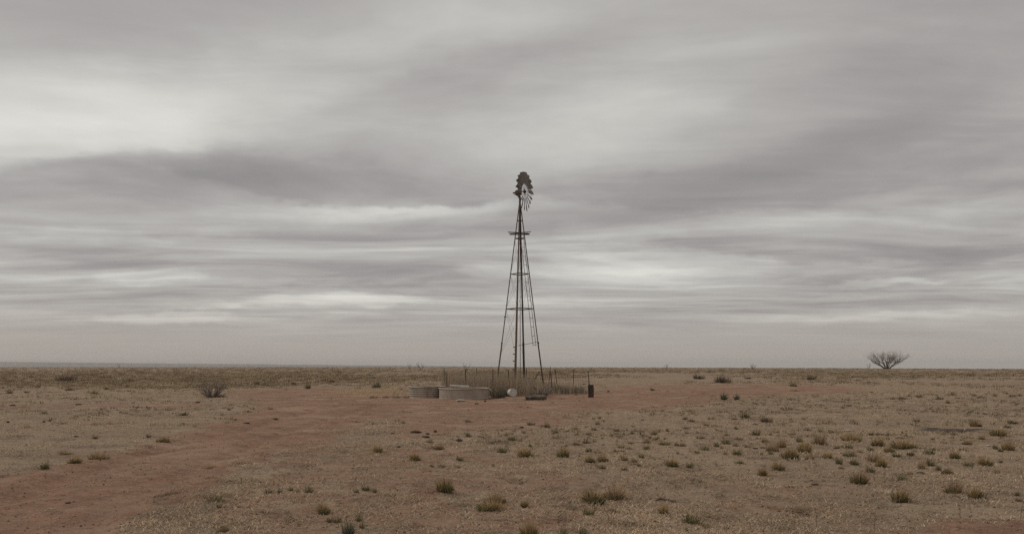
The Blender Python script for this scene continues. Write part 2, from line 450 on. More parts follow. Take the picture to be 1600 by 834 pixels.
# ground
def ground_material():
    m, t = material('prairie_soil')
    geo = t.n('ShaderNodeNewGeometry').outputs['Position']
    bare = t.n('ShaderNodeAttribute', attribute_name="bare").outputs['Fac']
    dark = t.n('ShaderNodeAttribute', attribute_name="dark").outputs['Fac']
    flat = t.vm('MULTIPLY', geo, (1, 1, 0))
    nL = t.noise(flat, 0.05, 4, 0.55)
    nM = t.noise(flat, 0.42, 6, 0.6)
    nS = t.noise(flat, 3.2, 6, 0.65)
    nF = t.noise(flat, 17.0, 5, 0.7)
    nX = t.noise(flat, 70.0, 3, 0.7)
    nP = t.noise(flat, 1.1, 6, 0.66)
    litter = t.mix(t.maprange(nM, 0.36, 0.62), (0.330, 0.242, 0.165), (0.215, 0.155, 0.108))
    litter = t.mix(t.maprange(nL, 0.40, 0.62), litter, (0.298, 0.214, 0.146))
    litter = t.mix(t.m('MULTIPLY', t.maprange(nF, 0.50, 0.72), 0.65), litter, (0.40, 0.305, 0.21))
    litter = t.mix(t.m('MULTIPLY', t.maprange(nF, 0.50, 0.28), 0.70), litter, (0.135, 0.098, 0.070))
    litter = t.mix(t.m('MULTIPLY', t.maprange(nP, 0.47, 0.35), 0.70), litter, (0.150, 0.112, 0.078))
    litter = t.mix(t.m('MULTIPLY', t.maprange(nP, 0.53, 0.66), 0.55), litter, (0.385, 0.295, 0.205))
    soil = t.mix(t.maprange(nS, 0.30, 0.70), (0.298, 0.175, 0.115), (0.202, 0.115, 0.076))
    soil = t.mix(t.maprange(nM, 0.48, 0.66), soil, (0.325, 0.212, 0.148))
    soil = t.mix(t.m('MULTIPLY', t.maprange(nM, 0.46, 0.34), 0.7), soil, (0.180, 0.102, 0.070))
    soil = t.mix(t.m('MULTIPLY', t.maprange(nF, 0.54, 0.70), 0.6), soil, (0.37, 0.262, 0.185))
    soil = t.mix(t.m('MULTIPLY', t.maprange(nF, 0.45, 0.28), 0.75), soil, (0.115, 0.066, 0.047))
    soil = t.mix(t.m('MULTIPLY', t.maprange(nP, 0.54, 0.68), 0.6), soil, (0.365, 0.238, 0.160))
    soil = t.mix(t.m('MULTIPLY', t.maprange(nP, 0.46, 0.33), 0.75), soil, (0.150, 0.090, 0.060))
    nQ = t.noise(flat, 7.5, 5, 0.7)
    soil = t.mix(t.m('MULTIPLY', t.maprange(nQ, 0.56, 0.68), 0.65), soil, (0.41, 0.285, 0.195))
    soil = t.mix(t.m('MULTIPLY', t.maprange(nQ, 0.42, 0.30), 0.70), soil, (0.095, 0.058, 0.042))
    litter = t.mix(t.m('MULTIPLY', t.maprange(nQ, 0.42, 0.28), 0.55), litter, (0.12, 0.085, 0.060))
    # ragged edge between soil and litter
    k = t.m('ADD', t.m('MULTIPLY', bare, 0.94), t.m('MULTIPLY', t.m('SUBTRACT', nS, 0.5), 1.9))
    k = t.m('ADD', k, t.m('MULTIPLY', t.m('SUBTRACT', nP, 0.5), 1.7))
    k = t.m('ADD', k, t.m('MULTIPLY', t.m('SUBTRACT', nF, 0.5), 0.9))
    k = t.m('ADD', k, t.m('MULTIPLY', t.m('SUBTRACT', nM, 0.5), 0.9))
    k = t.maprange(t.m('ADD', k, 0.08), 0.14, 0.62)
    col = t.mix(k, litter, soil)
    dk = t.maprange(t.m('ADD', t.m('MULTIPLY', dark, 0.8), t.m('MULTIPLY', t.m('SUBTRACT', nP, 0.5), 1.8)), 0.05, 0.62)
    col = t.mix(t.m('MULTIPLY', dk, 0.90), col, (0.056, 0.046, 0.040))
    p = t.n('ShaderNodeBsdfPrincipled')
    t.put(p.inputs['Base Color'], col)
    p.inputs['Roughness'].default_value = 0.95; p.inputs['Specular IOR Level'].default_value = 0.1
    hsum = t.m('ADD', t.m('MULTIPLY', nF, 0.6), t.m('MULTIPLY', nS, 1.6))
    hsum = t.m('ADD', hsum, t.m('MULTIPLY', nX, 0.2))
    b = t.n('ShaderNodeBump'); b.inputs['Strength'].default_value = 0.9; b.inputs['Distance'].default_value = 0.05
    t.put(b.inputs['Height'], hsum); t.put(p.inputs['Normal'], b.outputs[0])
    o = t.n('ShaderNodeOutputMaterial'); t.t.links.new(p.outputs[0], o.inputs[0])
    return m
M['ground'] = ground_material()

# ------------------------------------------------------------------ ground sheet
def make_ground():
    front = np.linspace(-48, 48, 700)
    side = np.concatenate([np.arange(50, 180, 3.0), np.arange(-180, -49, 3.0)])
    azs = np.radians(np.concatenate([front, side]))
    azs = azs[np.argsort(azs)]
    rs = [0.5, 1, 1.7, 2.6, 3.6, 4.6, 5.4]
    r = 6.0
    while r < 110: rs.append(r); r *= 1.0085
    while r < 1500: rs.append(r); r *= 1.025
    while r < 16000: rs.append(r); r *= 1.08
    rs = np.array(rs)
    A, Rr = np.meshgrid(azs, rs)
    x = (np.sin(A) * Rr).ravel(); y = (np.cos(A) * Rr).ravel()
    z = height(x, y)
    na, nr = len(azs), len(rs)
    idx = np.arange(nr * na).reshape(nr, na)
    nxt = np.roll(idx, -1, axis=1)
    q = np.stack([idx[:-1], nxt[:-1], nxt[1:], idx[1:]], -1).reshape(-1, 4)[:, ::-1]
    ctr = len(x)
    V = np.column_stack([np.append(x, 0), np.append(y, 0), np.append(z, 0.0)])
    fan = np.column_stack([idx[0], np.full(na, ctr), nxt[0]])
    me = bpy.data.meshes.new("ground")
    nq, nf = len(q), len(fan)
    me.vertices.add(len(V)); me.vertices.foreach_set("co", V.ravel())
    me.loops.add(nq * 4 + nf * 3)
    me.loops.foreach_set("vertex_index", np.concatenate([q.ravel(), fan.ravel()]).astype(np.int32))
    me.polygons.add(nq + nf)
    me.polygons.foreach_set("loop_start", np.concatenate([np.arange(nq) * 4, nq * 4 + np.arange(nf) * 3]).astype(np.int32))
    me.update(calc_edges=True)
    me.validate()
    a = me.attributes.new("bare", 'FLOAT', 'POINT')
    a.data.foreach_set("value", bare_at(V[:, 0], V[:, 1]).astype(np.float32))
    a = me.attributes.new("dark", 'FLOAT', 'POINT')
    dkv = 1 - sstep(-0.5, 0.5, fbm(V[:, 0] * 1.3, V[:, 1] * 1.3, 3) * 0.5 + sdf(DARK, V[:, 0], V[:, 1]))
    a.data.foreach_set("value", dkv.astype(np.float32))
    me.shade_smooth()
    me.materials.append(M['ground'])
    o = bpy.data.objects.new("ground", me); link(o)
    tag(o, kind='structure')
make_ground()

# far low mesa on the left, above the near rise
def make_hills():
    top = [(-700, 560), (-300, 562.5), (0, 565), (130, 566.4), (250, 567.6), (420, 569.0), (540, 570.1), (640, 571.0), (760, 572.6), (900, 575)]
    xs = np.linspace(-700, 900, 160)
    ty = np.interp(xs, [p[0] for p in top], [p[1] for p in top]) + fbm(xs * 0.02, xs * 0 + 3, 3) * 0.5
    D = 7600.0
    vs = []; fs = []
    prof = [(-0.10, 0.0), (-0.045, 0.45), (-0.02, 0.85), (0.0, 1.0), (0.25, 1.0), (0.35, 0.0)]
    for i, x in enumerate(xs):
        zt = CAM_H + (HOR - ty[i]) / FPX * D
        for (dd, hh) in prof:
            d = D * (1 + dd)
            vs.append(((x - 800) / FPX * d, d, -75 + (zt + 75) * hh))
    n = len(prof)
    for i in range(len(xs) - 1):
        for k in range(n - 1):
            fs.append((i * n + k, (i + 1) * n + k, (i + 1) * n + k + 1, i * n + k + 1))
    mb = MB(); mb.add(vs, fs)
    tag(mb.build("hills", M['hill'], smooth=True), kind='structure')
make_hills()

# ------------------------------------------------------------------ haze: one closed box of thin air
def make_haze():
    mb = MB(); mb.box((0, 0, -45), ((1, 0, 0), (0, 1, 0), (0, 0, 1)), 17000, 17000, 105)
    m, t = material('thin_dust_haze')
    pv = t.n('ShaderNodeVolumePrincipled')
    pv.inputs['Color'].default_value = (0.98, 0.945, 0.905, 1)
    pv.inputs['Density'].default_value = 0.00010
    o = t.n('ShaderNodeOutputMaterial'); t.t.links.new(pv.outputs[0], o.inputs['Volume'])
    tag(mb.build("haze", m), kind='stuff')
HAZE = True
if HAZE: make_haze()

# ================================================================== WINDMILL
WY = CAM_H * FPX / (613.5 - HOR)        # depth of the tower
WX = (812.3 - 800) / FPX * WY
WZ = H(WX, WY)
S = WY / FPX                             # metres per photo pixel at the tower
def tz(py): return CAM_H + (HOR - py) * S - WZ
mill = empty("windmill", (WX, WY, WZ), "tall rusty steel windmill tower with a half-bladed wheel inside the wire fence", "windmill")
APEX = tz(313)
HALF = 39.0 * S                          # half diagonal at the ground
rot = R(11.8)
LEGD = {'near': Vector((-math.sin(rot), -math.cos(rot), 0)), 'left': Vector((-math.cos(rot), math.sin(rot), 0)),
        'far': Vector((math.sin(rot), math.cos(rot), 0)), 'right': Vector((math.cos(rot), -math.sin(rot), 0))}
ORDER = ['near', 'right', 'far', 'left']
def legp(k, z):
    f = max(0.0, (APEX - z) / APEX) * 1.0 + 0.012
    return LEGD[k] * (HALF * f) + Vector((0, 0, z))
for k in ORDER:
    mb = MB()
    if k == 'near':
        mb.tube(legp(k, -0.15), legp(k, APEX + 0.1), 0.078, 0.036, 10)
        leg = mb.build("leg", M['pole'], mill, smooth=False)
        leg["label"] = "thicker brown pole leg with small step pegs"
        side = LEGD['left']
        for py in (543, 553.5, 564, 577):
            pg = MB(); c = legp(k, tz(py))
            pg.tube(c - Vector((0.05, 0, 0)), c - Vector((0.17, 0, 0)), 0.028, 0.034, 6)
            pg.build("step_peg", M['rust'], leg)
    else:
        mb.angle(legp(k, 1.0), legp(k, APEX + 0.1), 0.068 if k != 'far' else 0.072, 0.010, LEGD[k])
        leg = mb.build("leg", M['steel'], mill)
        st = MB()
        a, b = legp(k, -0.2), legp(k, tz(534))
        st.angle(a + LEGD[k] * 0.012, b + LEGD[k] * 0.012, 0.092, 0.014, LEGD[k])
        st.tube(legp(k, tz(536)) - Vector((0.03, 0.05, 0)), legp(k, tz(536)) + Vector((0.05, -0.05, 0)), 0.04, 0.04, 6)
        st.build("anchor_post", M['rust'], leg)
        if k == 'left':
            pg = MB(); c = legp(k, tz(495)); pg.tube(c, c + Vector((0.16, 0, 0)), 0.018, 0.014, 5)
            pg.tube(c - Vector((0.03, 0, 0.03)), c + Vector((0.0, 0, 0.04)), 0.03, 0.03, 5)
            pg.build("step_peg", M['rust'], leg)
            pg = MB(); c = legp(k, tz(349)); pg.tube(c, c + Vector((-0.02, 0, -0.28)), 0.03, 0.015, 5); pg.build("bracket", M['rust'], leg)
rings = [345.2, 372.8, 428.3, 482.6]
for py in rings:
    z = tz(py)
    for i in range(4):
        a, b = ORDER[i], ORDER[(i + 1) % 4]
        mb = MB(); mb.angle(legp(a, z), legp(b, z), 0.036, 0.008, (LEGD[a] + LEGD[b]))
        mb.build("girt", M['steel'], mill)
bays = [345.2, 372.8, 428.3, 482.6, 556]
for j in range(1, len(bays) - 1):
    for i in range(4):
        a, b = ORDER[i], ORDER[(i + 1) % 4]
        if ('right' in (a, b) and j == 3): continue
        for (p, q) in ((a, b), (b, a)):
            mb = MB(); mb.tube(legp(p, tz(bays[j])), legp(q, tz(bays[j + 1])), 0.0065, 0.0065, 4)
            mb.build("brace_wire", M['wire'], mill)
mb = MB(); mb.tube(legp('near', tz(541)) + Vector((0.1, 0, 0)), legp('right', tz(534)), 0.014, 0.014, 5); mb.build("stay_rod", M['rust'], mill)
mb = MB(); mb.tube((0.03, 0, 0.1), (0.0, 0, APEX + 0.3), 0.020, 0.020, 6); mb.build("pump_rod", M['steel'], mill)
# work platform, old boards
zp = tz(365.0)
deck = MB()
for s_ in (-1, 1):
    c = LEGD['near'].cross(Vector((0, 0, 1)))
    deck.bar(Vector((-0.62, s_ * 0.17, zp - 0.05)), Vector((0.62, s_ * 0.17, zp - 0.04)), 0.05, 0.035)
platform = deck.build("platform", M['plank'], mill)
boards = [(-0.76, -0.06, -0.30, 0.02, -0.02), (-0.52, -0.04, -0.12, 0.035, 0.015), (-0.70, 0.00, 0.16, 0.0, 0.03), (0.02, 0.70, -0.26, -0.01, 0.05),
          (-0.05, 0.52, -0.06, -0.03, -0.02), (0.08, 0.62, 0.22, 0.02, -0.03)]
for (x0, x1, yy, z0, z1) in boards:
    b = MB(); b.bar((x0, yy, zp + 0.02 + z0), (x1, yy, zp + 0.02 + z1), 0.13, 0.026); b.build("plank", M['plank'], platform)
# ladder hanging along the near-right face
ladder = bpy.data.objects.new("ladder", None); link(ladder, mill)
fd = (LEGD['right'] - LEGD['near']).normalized()
outn = (LEGD['right'] + LEGD['near']).normalized()
def ladp(py, side):
    z = tz(py); base = legp('right', z) - fd * (0.16 + 0.10 * (py - 370) / 170) + outn * 0.06
    return base - fd * (0.22 if side else 0.0)
for side in (0, 1):
    mb = MB(); mb.path([ladp(366, side), ladp(430, side), ladp(500, side), ladp(541 - side, side)], [0.016] * 4, 5)
    mb.build("rail", M['steel'], ladder)
py = 373.5
while py < 540:
    mb = MB(); mb.tube(ladp(py, 0), ladp(py, 1), 0.012, 0.012, 5); mb.build("rung", M['steel'], ladder); py += 13.8
# head
zh = tz(300.5)
an = R(65)
N = Vector((math.sin(an), -math.cos(an), 0)).normalized()      # wheel axis
T = Vector((math.cos(an), math.sin(an), 0))
mast = MB(); mast.tube((0, 0, APEX - 0.9), (0, 0, zh + 0.05), 0.040, 0.036, 8)
for z in (APEX - 0.1, APEX + 0.12, zh - 0.32): mast.tube((0, 0, z - 0.04), (0, 0, z + 0.04), 0.075, 0.065, 8)
mast.build("mast_pipe", M['rust'], mill)
hd = MB()
hd.box(Vector((-0.10, 0.03, zh - 0.05)), (N, T, Vector((0, 0, 1))), 0.17, 0.11, 0.13)
hd.box(Vector((-0.12, 0.03, zh + 0.07)), (N, T, Vector((0, 0, 1))), 0.11, 0.08, 0.05)
hd.tube(Vector((-0.08, 0.02, zh)) - N * 0.32, Vector((0, 0, zh + 0.03)) + N * 0.40, 0.042, 0.036, 8)
hd.tube(Vector((0, 0, zh - 0.18)) - N * 0.20, Vector((0, 0, zh - 0.30)) - N * 0.05, 0.03, 0.02, 6)
gear = hd.build("gear_head", M['rust'], mill)
tl = MB(); tl.bar(Vector((-0.06, 0.02, zh + 0.0)) - N * 0.22, Vector((-0.06, 0.02, zh - 0.02)) - N * 0.42, 0.05, 0.07); tl.tube(Vector((-0.06, 0.02, zh - 0.02)) - N * 0.36, Vector((-0.06, 0.02, zh - 0.17)) - N * 0.28, 0.022, 0.015, 5)
tl.build("tail_stub", M['rust'], gear)
fl = MB(); fl.path([Vector((0.12, 0, zh - 0.32)), Vector((0.17, -0.05, zh - 0.50)), Vector((0.18, -0.05, zh - 0.72)), Vector((0.14, -0.05, zh - 0.88))], [0.02, 0.025, 0.022, 0.03], 5)
fl.build("furl_lever", M['rust'], gear)
# wheel: eighteen arms, the upper blades whole, the lower ones torn away
wheel = bpy.data.objects.new("wheel", None); wheel.location = N * 0.33 + Vector((0.0, 0, zh)); link(wheel, mill)
Zv = Vector((0, 0, 1))
def rad(a): return Zv * math.cos(a) + T * math.sin(a)
hub = MB(); hub.tube(-N * 0.07, N * 0.09, 0.085, 0.07, 10); hub.build("hub", M['rust'], wheel)
def ring(r, wid, name, off, gaps=()):
    mb = MB(); n = 54
    for i in range(n):
        a0, a1 = 2 * math.pi * i / n, 2 * math.pi * (i + 1) / n
        if any(lo < math.degrees(a0) < hi for lo, hi in gaps): continue
        mb.tube(rad(a0) * r + N * off, rad(a1) * r + N * off, wid, wid, 4, False)
    mb.build(name, M['steel'], wheel)
ring(0.47, 0.014, "inner_rim", 0.0)
ring(0.98, 0.014, "outer_rim", 0.02, ((128, 230),))
R0, R1 = 0.50, 1.23
wr = random.Random(5)
for i in range(18):
    a = R(i * 20 + 1)
    deg = (i * 20 + 180) % 360 - 180
    u = rad(a); tn = T * math.cos(a) - Zv * math.sin(a)
    whole = -112 < deg < 95
    arm = MB(); arm.bar(u * 0.07, u * (R0 + 0.02), 0.013, 0.013, N)
    arm.build("arm", M['steel'], wheel)
    if whole:
        mb = MB(); pitch = R(27)
        cd = (tn * math.cos(pitch) + N * math.sin(pitch)); cn = (N * math.cos(pitch) - tn * math.sin(pitch))
        rows = []
        tip = R1 + wr.uniform(-0.02, 0.015)
        for rr, hw in ((R0, 0.080), (0.85, 0.140), (tip, 0.192)):
            for c_ in (-1, -0.35, 0.35, 1):
                rows.append((u * rr + cd * (hw * c_) + cn * (0.045 * (1 - c_ * c_))))
        nv = len(rows)
        vs = rows + [p - cn * 0.006 for p in rows]
        fs = []
        for rI in range(2):
            for cI in range(3):
                a_ = rI * 4 + cI
                fs.append((a_, a_ + 1, a_ + 5, a_ + 4)); fs.append((nv + a_ + 4, nv + a_ + 5, nv + a_ + 1, nv + a_))
        rim = [0, 1, 2, 3, 7, 11, 10, 9, 8, 4]
        for q in range(10):
            p0, p1 = rim[q], rim[(q + 1) % 10]
            fs.append((p1, p0, nv + p0, nv + p1))
        mb.add(vs, fs); mb.build("blade", M['sheet'], wheel)
    else:
        mb = MB(); L = wr.uniform(1.08, 1.22)
        sp = tn * 0.02
        mb.bar(u * R0, u * 0.98 + sp, 0.045, 0.03, N); mb.bar(u * 0.98 + sp, u * L + sp * 1.5, 0.095, 0.022, N)
        mb.build("bare_arm", M['rust'], wheel)
        if i in (5, 6, 8, 10):
            pc = MB(); pc.box(u * 0.98 + tn * 0.03, (u, tn, N), 0.10, 0.06, 0.008); pc.build("torn_blade", M['sheet'], wheel)

# ================================================================== WATER TANKS
def tank_lathe(r, h, corr, name, mat, loc, label):
    root = empty(name, loc, label, "water tank")
    th = 0.012
    prof_o = []
    n = 41
    for i in range(n):
        z = h * i / (n - 1)
        rr = r + (0.007 * math.sin(2 * math.pi * i / (n - 1) * corr) if corr else (0.010 if 0.08 < i / (n - 1) < 0.12 else 0))
        prof_o.append((rr, z))
    inner = [(p[0] - th, p[1]) for p in prof_o[::-1]]
    mb = MB(); mb.lathe(prof_o + inner, 72)
    mb.build("wall", mat, root, smooth=True)
    rm = MB()
    k = 8
    loop = [(r + 0.008 + 0.030 * math.cos(2 * math.pi * i / k), h + 0.012 + 0.030 * math.sin(2 * math.pi * i / k)) for i in range(k)]
    rm.lathe(loop + loop[:1], 72); rm.build("rim", mat, root, smooth=True)
    fl = MB(); fl.lathe([(0.001, 0.03), (r - th - 0.004, 0.03)], 72); fl.build("floor", mat, root)
    bt = MB(); loop = [(r + 0.004 + 0.018 * math.cos(2 * math.pi * i / k), 0.03 + 0.022 * math.sin(2 * math.pi * i / k)) for i in range(k)]
    bt.lathe(loop + loop[:1], 72); bt.build("base_bead", mat, root, smooth=True)
    return root
d1 = CAM_H * FPX / (623.0 - HOR)
m1 = d1 / FPX
r1 = 40.0 * m1 * 1.0
t1c = Vector(((725 - 800) * mpp(d1 + r1), d1 + r1, 0)); t1c.z = H(t1c.x, t1c.y) - 0.01
h1 = 0.545
front = tank_lathe(r1, h1, 0, "stock_tank", M['tank'], t1c, "wide round smooth galvanised water tank in front of the wire fence")
fit = MB(); fit.tube((r1 + 0.0, -0.12, h1 - 0.03), (r1 + 0.10, -0.14, h1 - 0.05), 0.035, 0.03, 8); fit.tube((r1 + 0.10, -0.14, h1 - 0.01), (r1 + 0.10, -0.14, h1 - 0.10), 0.032, 0.032, 8)
fit.build("pipe_fitting", M['paint'], front)
d2 = CAM_H * FPX / (622.0 - HOR)
r2 = 0.98
t2c = Vector(((637 - 800) * mpp(d2 + r2) + r2, d2 + r2 + 0.55, 0)); t2c.z = H(t2c.x, t2c.y) - 0.01
tank_lathe(r2, 0.60, 5, "stock_tank", M['tank_dark'], t2c, "smaller corrugated galvanised water tank at left, partly behind the smooth tank")
# white pipe resting across the far rim of the wide tank
pm = MB(); zt = t1c.z + h1 + 0.095
yb = t1c.y + r1 * 0.62
pm.tube(((703 - 800) * mpp(yb), yb, zt + 0.045), ((733 - 800) * mpp(yb + 0.2), yb + 0.2, zt - 0.01), 0.052, 0.052, 12)
tag(pm.build("plastic_pipe", M['white'], smooth=False), "white plastic pipe lying across the far rim of the wide tank", "pipe")

# ================================================================== FENCES
def tpost(root, bx, by, tx, ty, h, white=True):
    z0 = H(bx, by)
    mb = MB()
    a = Vector((bx, by, z0 - 0.1)); b = Vector((tx, ty, z0 + h))
    dirv = (b - a).normalized()
    tip0 = b - dirv * 0.13 if white else b
    mb.bar(a, tip0, 0.046, 0.016, (0, 1, 0)); mb.bar(a, tip0 - dirv * 0.005, 0.014, 0.055, (0, 1, 0))
    for i in range(9):
        c = a.lerp(b, 0.25 + 0.07 * i); mb.box(c + Vector((0, -0.032, 0)), ((1, 0, 0), (0, 1, 0), (0, 0, 1)), 0.012, 0.01, 0.012)
    p = mb.build("post", M['post'], root)
    if white:
        m2 = MB(); m2.bar(tip0, b, 0.066, 0.022, (0, 1, 0)); m2.build("white_tip", M['paint'], p)
    return a, b
def pxpost(root, bx, by, tx, ty, white):
    g = ground_px(bx, by); h = (by - ty) * mpp(g[1])
    h = min(h, 1.72)
    return tpost(root, g[0], g[1], (tx - 800) * mpp(g[1]), g[1] + 0.03, h, white)
FY = 616.8
g0 = ground_px(770, FY)
fence = empty("wire_fence", (0, 0, 0), "low wire fence on thin dark posts along the camera side of the windmill", "fence")
fp = []
for (bx, by, tx, ty, wt) in [(695.8, 616.6, 693.5, 572.2, True), (700.2, 616.9, 696.2, 576.5, True), (727.4, 616.8, 727.4, 573.0, True), (770, 617.0, 770.2, 575, False),
                             (795.8, 616.8, 794.4, 576.4, False), (863.2, 616.6, 860.6, 581.0, False), (922.5, 616.9, 918.4, 575.5, True)]:
    fp.append(pxpost(fence, bx, by, tx, ty, wt))
def strands(root, A, Bq, hs):
    for h in hs:
        a = A[0].lerp(A[1], h); b = Bq[0].lerp(Bq[1], h)
        mid = (a + b) / 2 - Vector((0, 0, 0.02))
        mb = MB(); off = Vector((0, -0.03, 0)); mb.path([a + off, mid + off, b + off], [0.0045] * 3, 4)
        mb.build("wire", M['wire'], root)
def stays(root, A, Bq, n):
    for i in range(1, n):
        t_ = i / n + random.uniform(-0.02, 0.02)
        lo = A[0].lerp(A[1], 0.12).lerp(Bq[0].lerp(Bq[1], 0.12), t_); hi = A[0].lerp(A[1], 0.9).lerp(Bq[0].lerp(Bq[1], 0.9), t_)
        mb = MB(); off = Vector((0, -0.03, -0.01)); mb.tube(lo + off, hi + off + Vector((random.uniform(-0.03, 0.03), 0, 0)), 0.004, 0.004, 4)
        mb.build("stay", M['wire'], root)
HS = (0.14, 0.34, 0.54, 0.74, 0.92)
for i, (a, b, ns) in enumerate([(0, 2, 6), (2, 3, 9), (3, 4, 6), (4, 5, 12), (5, 6, 14)]):
    strands(fence, fp[a], fp[b], HS); stays(fence, fp[a], fp[b], ns)
back = empty("wire_fence", (0, 0, 0), "far wire fence line behind the windmill with leaning posts", "fence")
bp = []
for (bx, by, tx, ty, wt) in [(745, 607.5, 745, 574.5, False), (822.7, 607.5, 822.6, 574.0, False), (856.4, 607.0, 860.2, 571.5, True), (871.6, 607.4, 866.8, 573.6, True), (896, 607.3, 896.5, 577, False)]:
    bp.append(pxpost(back, bx, by, tx, ty, wt))
for i in range(len(bp) - 1):
    strands(back, bp[i], bp[i + 1], HS); stays(back, bp[i], bp[i + 1], 7)
strands(back, fp[6], bp[4], HS); strands(back, fp[0], bp[0], HS)

# thick timber stump at the right corner
g = place(923.4, 620.2); mm = mpp(g.y)
mb = MB()
hw, hh = 4.35 * mm, 19.5 * mm
prof = [(-hw, -hw), (hw, -hw), (hw, hw), (-hw, hw)]
n = 4; vs = []; lv = [-0.1, 0.02, 0.2, 0.42, hh - 0.015, hh]
for li, z in enumerate(lv):
    for j in range(12):
        a = 2 * math.pi * j / 12 + 0.1
        sq = 1 / max(abs(math.cos(a)), abs(math.sin(a)))
        rr = hw * min(sq, 1.16) * (1 + 0.05 * math.sin(3 * j + li * 2)) * (0.95 if li == 5 else 1)
        vs.append((rr * math.cos(a) - 0.02 * z, rr * math.sin(a), z + (0.02 * math.sin(j * 1.7) if li == 5 else 0)))
fs = [(l * 12 + j, l * 12 + (j + 1) % 12, (l + 1) * 12 + (j + 1) % 12, (l + 1) * 12 + j) for l in range(5) for j in range(12)] + [tuple(60 + j for j in range(12))]
mb.add(vs, fs)
st = mb.build("timber_stump", M['timber'], loc=g)
tag(st, "short thick dark brown timber post at the fence's right corner", "post")

# pole leaning against the tower leg
a = place(822.5, 611); mb = MB(); dd = a.y
mb.tube(a - Vector((0, 0, 0.05)), Vector(((844 - 800) * mpp(dd), dd + 0.6, CAM_H + (HOR - 580) * mpp(dd))), 0.045, 0.035, 8)
tag(mb.build("leaning_pole", M['rust']), "dark pole leaning up against the right leg of the windmill", "pole")

# white bucket on its side
g = place(800.3, 619.2); mm = mpp(g.y)
rb = 6.1 * mm
mb = MB(); prof = [(0.001, 0.0), (rb * 0.86, 0.0), (rb * 0.90, 0.02), (rb, 0.36), (rb * 1.04, 0.36), (rb * 1.04, 0.385), (rb * 0.95, 0.385), (rb * 0.93, 0.365), (rb * 0.60, 0.365), (rb * 0.58, 0.378), (rb * 0.50, 0.378), (rb * 0.48, 0.365), (0.001, 0.365)]
mb.lathe(prof, 40)
bk = bpy.data.objects.new("plastic_bucket", mb.mesh("plastic_bucket", M['white']))
link(bk)
axd = Vector((0.44, -0.90, 0.06)).normalized()
bk.rotation_euler = axd.to_track_quat('Z', 'Y').to_euler()
bk.location = Vector((g.x, g.y, g.z + rb * 1.02)) - axd * 0.25
tag(bk, "white plastic bucket lying on its side at the foot of the fence", "bucket")

# old tyre lying flat
g = place(838, 624.2); mm = mpp(g.y); rt = 16.3 * mm
g = Vector((g.x, g.y + rt, H(g.x, g.y + rt)))
mb = MB(); k = 12
loop = []
for i in range(k):
    a = 2 * math.pi * i / k
    loop.append((rt * 0.76 + rt * 0.24 * math.copysign(abs(math.cos(a)) ** 0.6, math.cos(a)), 0.10 + 0.115 * math.copysign(abs(math.sin(a)) ** 0.6, math.sin(a))))
mb.lathe(loop + loop[:1], 48)
ty = mb.build("tractor_tyre", M['rubber'], smooth=True, loc=g)
ty.rotation_euler = (R(2), R(-3), 0)
tag(ty, "old dark tyre lying flat on the dirt in front of the windmill", "tyre")
for i in range(30):
    a = 2 * math.pi * i / 30
    lg = MB(); lg.box((rt * 1.0 * math.cos(a), rt * 1.0 * math.sin(a), 0.10), ((-math.sin(a), math.cos(a), 0.4 * (-1) ** i), (math.cos(a), math.sin(a), 0), (0, 0, 1)), 0.02, 0.02, 0.09)
    lg.build("tread_lug", M['rubber'], ty)

# ------------------------------------------------------------------ stones, boards, sticks
def rock(seed, flat=0.45):
    rg = random.Random(seed); mb = MB()
    nu, nv = 9, 6; vs = [(0, 0, flat)]; fs = []
    for v_ in range(1, nv):
        ph = math.pi * v_ / nv
        for u_ in range(nu):
            th = 2 * math.pi * u_ / nu
            r = 1 + rg.uniform(-0.30, 0.22)
            vs.append((0.5 * r * math.sin(ph) * math.cos(th), 0.5 * r * math.sin(ph) * math.sin(th), 0.5 + 0.5 * math.cos(ph) * (1 + rg.uniform(-0.12, 0.12)) - 0.0))
    vs[0] = (0, 0, 1.0); vs.append((0, 0, 0)); last = len(vs) - 1
    for u_ in range(nu):
        fs.append((0, 1 + u_, 1 + (u_ + 1) % nu))
        for v_ in range(nv - 2):
            a = 1 + v_ * nu + u_; b = 1 + v_ * nu + (u_ + 1) % nu
            fs.append((a, a + nu, b + nu, b))
        fs.append((1 + (nv - 2) * nu + u_, last, 1 + (nv - 2) * nu + (u_ + 1) % nu))
    mb.add(vs, fs); return mb
def put_rock(name, px, py, wpx, hpx, mat, label, cat, seed, depth=None, group=None):
    g = place(px, py); mm = mpp(g.y)
    o = rock(seed).build(name, mat, smooth=False)
    W_ = wpx * mm
    o.scale = (W_ * 0.95, depth or max(W_ * 0.8, 0.04), hpx * mm * 0.95)
    o.location = Vector((g.x, g.y + 0.4 * o.scale[1], g.z - 0.12 * o.scale[2])); o.rotation_euler[2] = random.uniform(-0.4, 0.4)
    return tag(o, label, cat, group)
put_rock("flat_stone", 719.5, 626.6, 15, 4.2, M['stone'], "pale flat stone on the dirt in front of the wide tank", "stone", 11)
put_rock("flat_stone", 764.5, 621.6, 5, 4.5, M['stone'], "small pale stone at the right end of the wide tank", "stone", 12)
put_rock("pale_stone", 1073, 623.4, 9, 2.2, M['stone'], "small whitish stone on bare red soil right of the timber post", "stone", 13)
put_rock("pale_stone", 1545, 694, 10, 3, M['stone'], "small whitish stone among the clumps near the right edge", "stone", 14)
put_rock("pale_stone", 1326, 671.5, 16, 2.2, M['stone'], "long flat pale stone left of the dark strip", "stone", 15)
put_rock("pale_stone", 834, 620.2, 4.5, 4.5, M['stone'], "small white lump on the left rim of the old tyre", "stone", 16)
g = place(811, 624); mm = mpp(g.y)
mb = MB(); mb.bar((-11 * mm, 0.1, 0.03), (11 * mm, 0.2, 0.035), 0.22, 0.035)
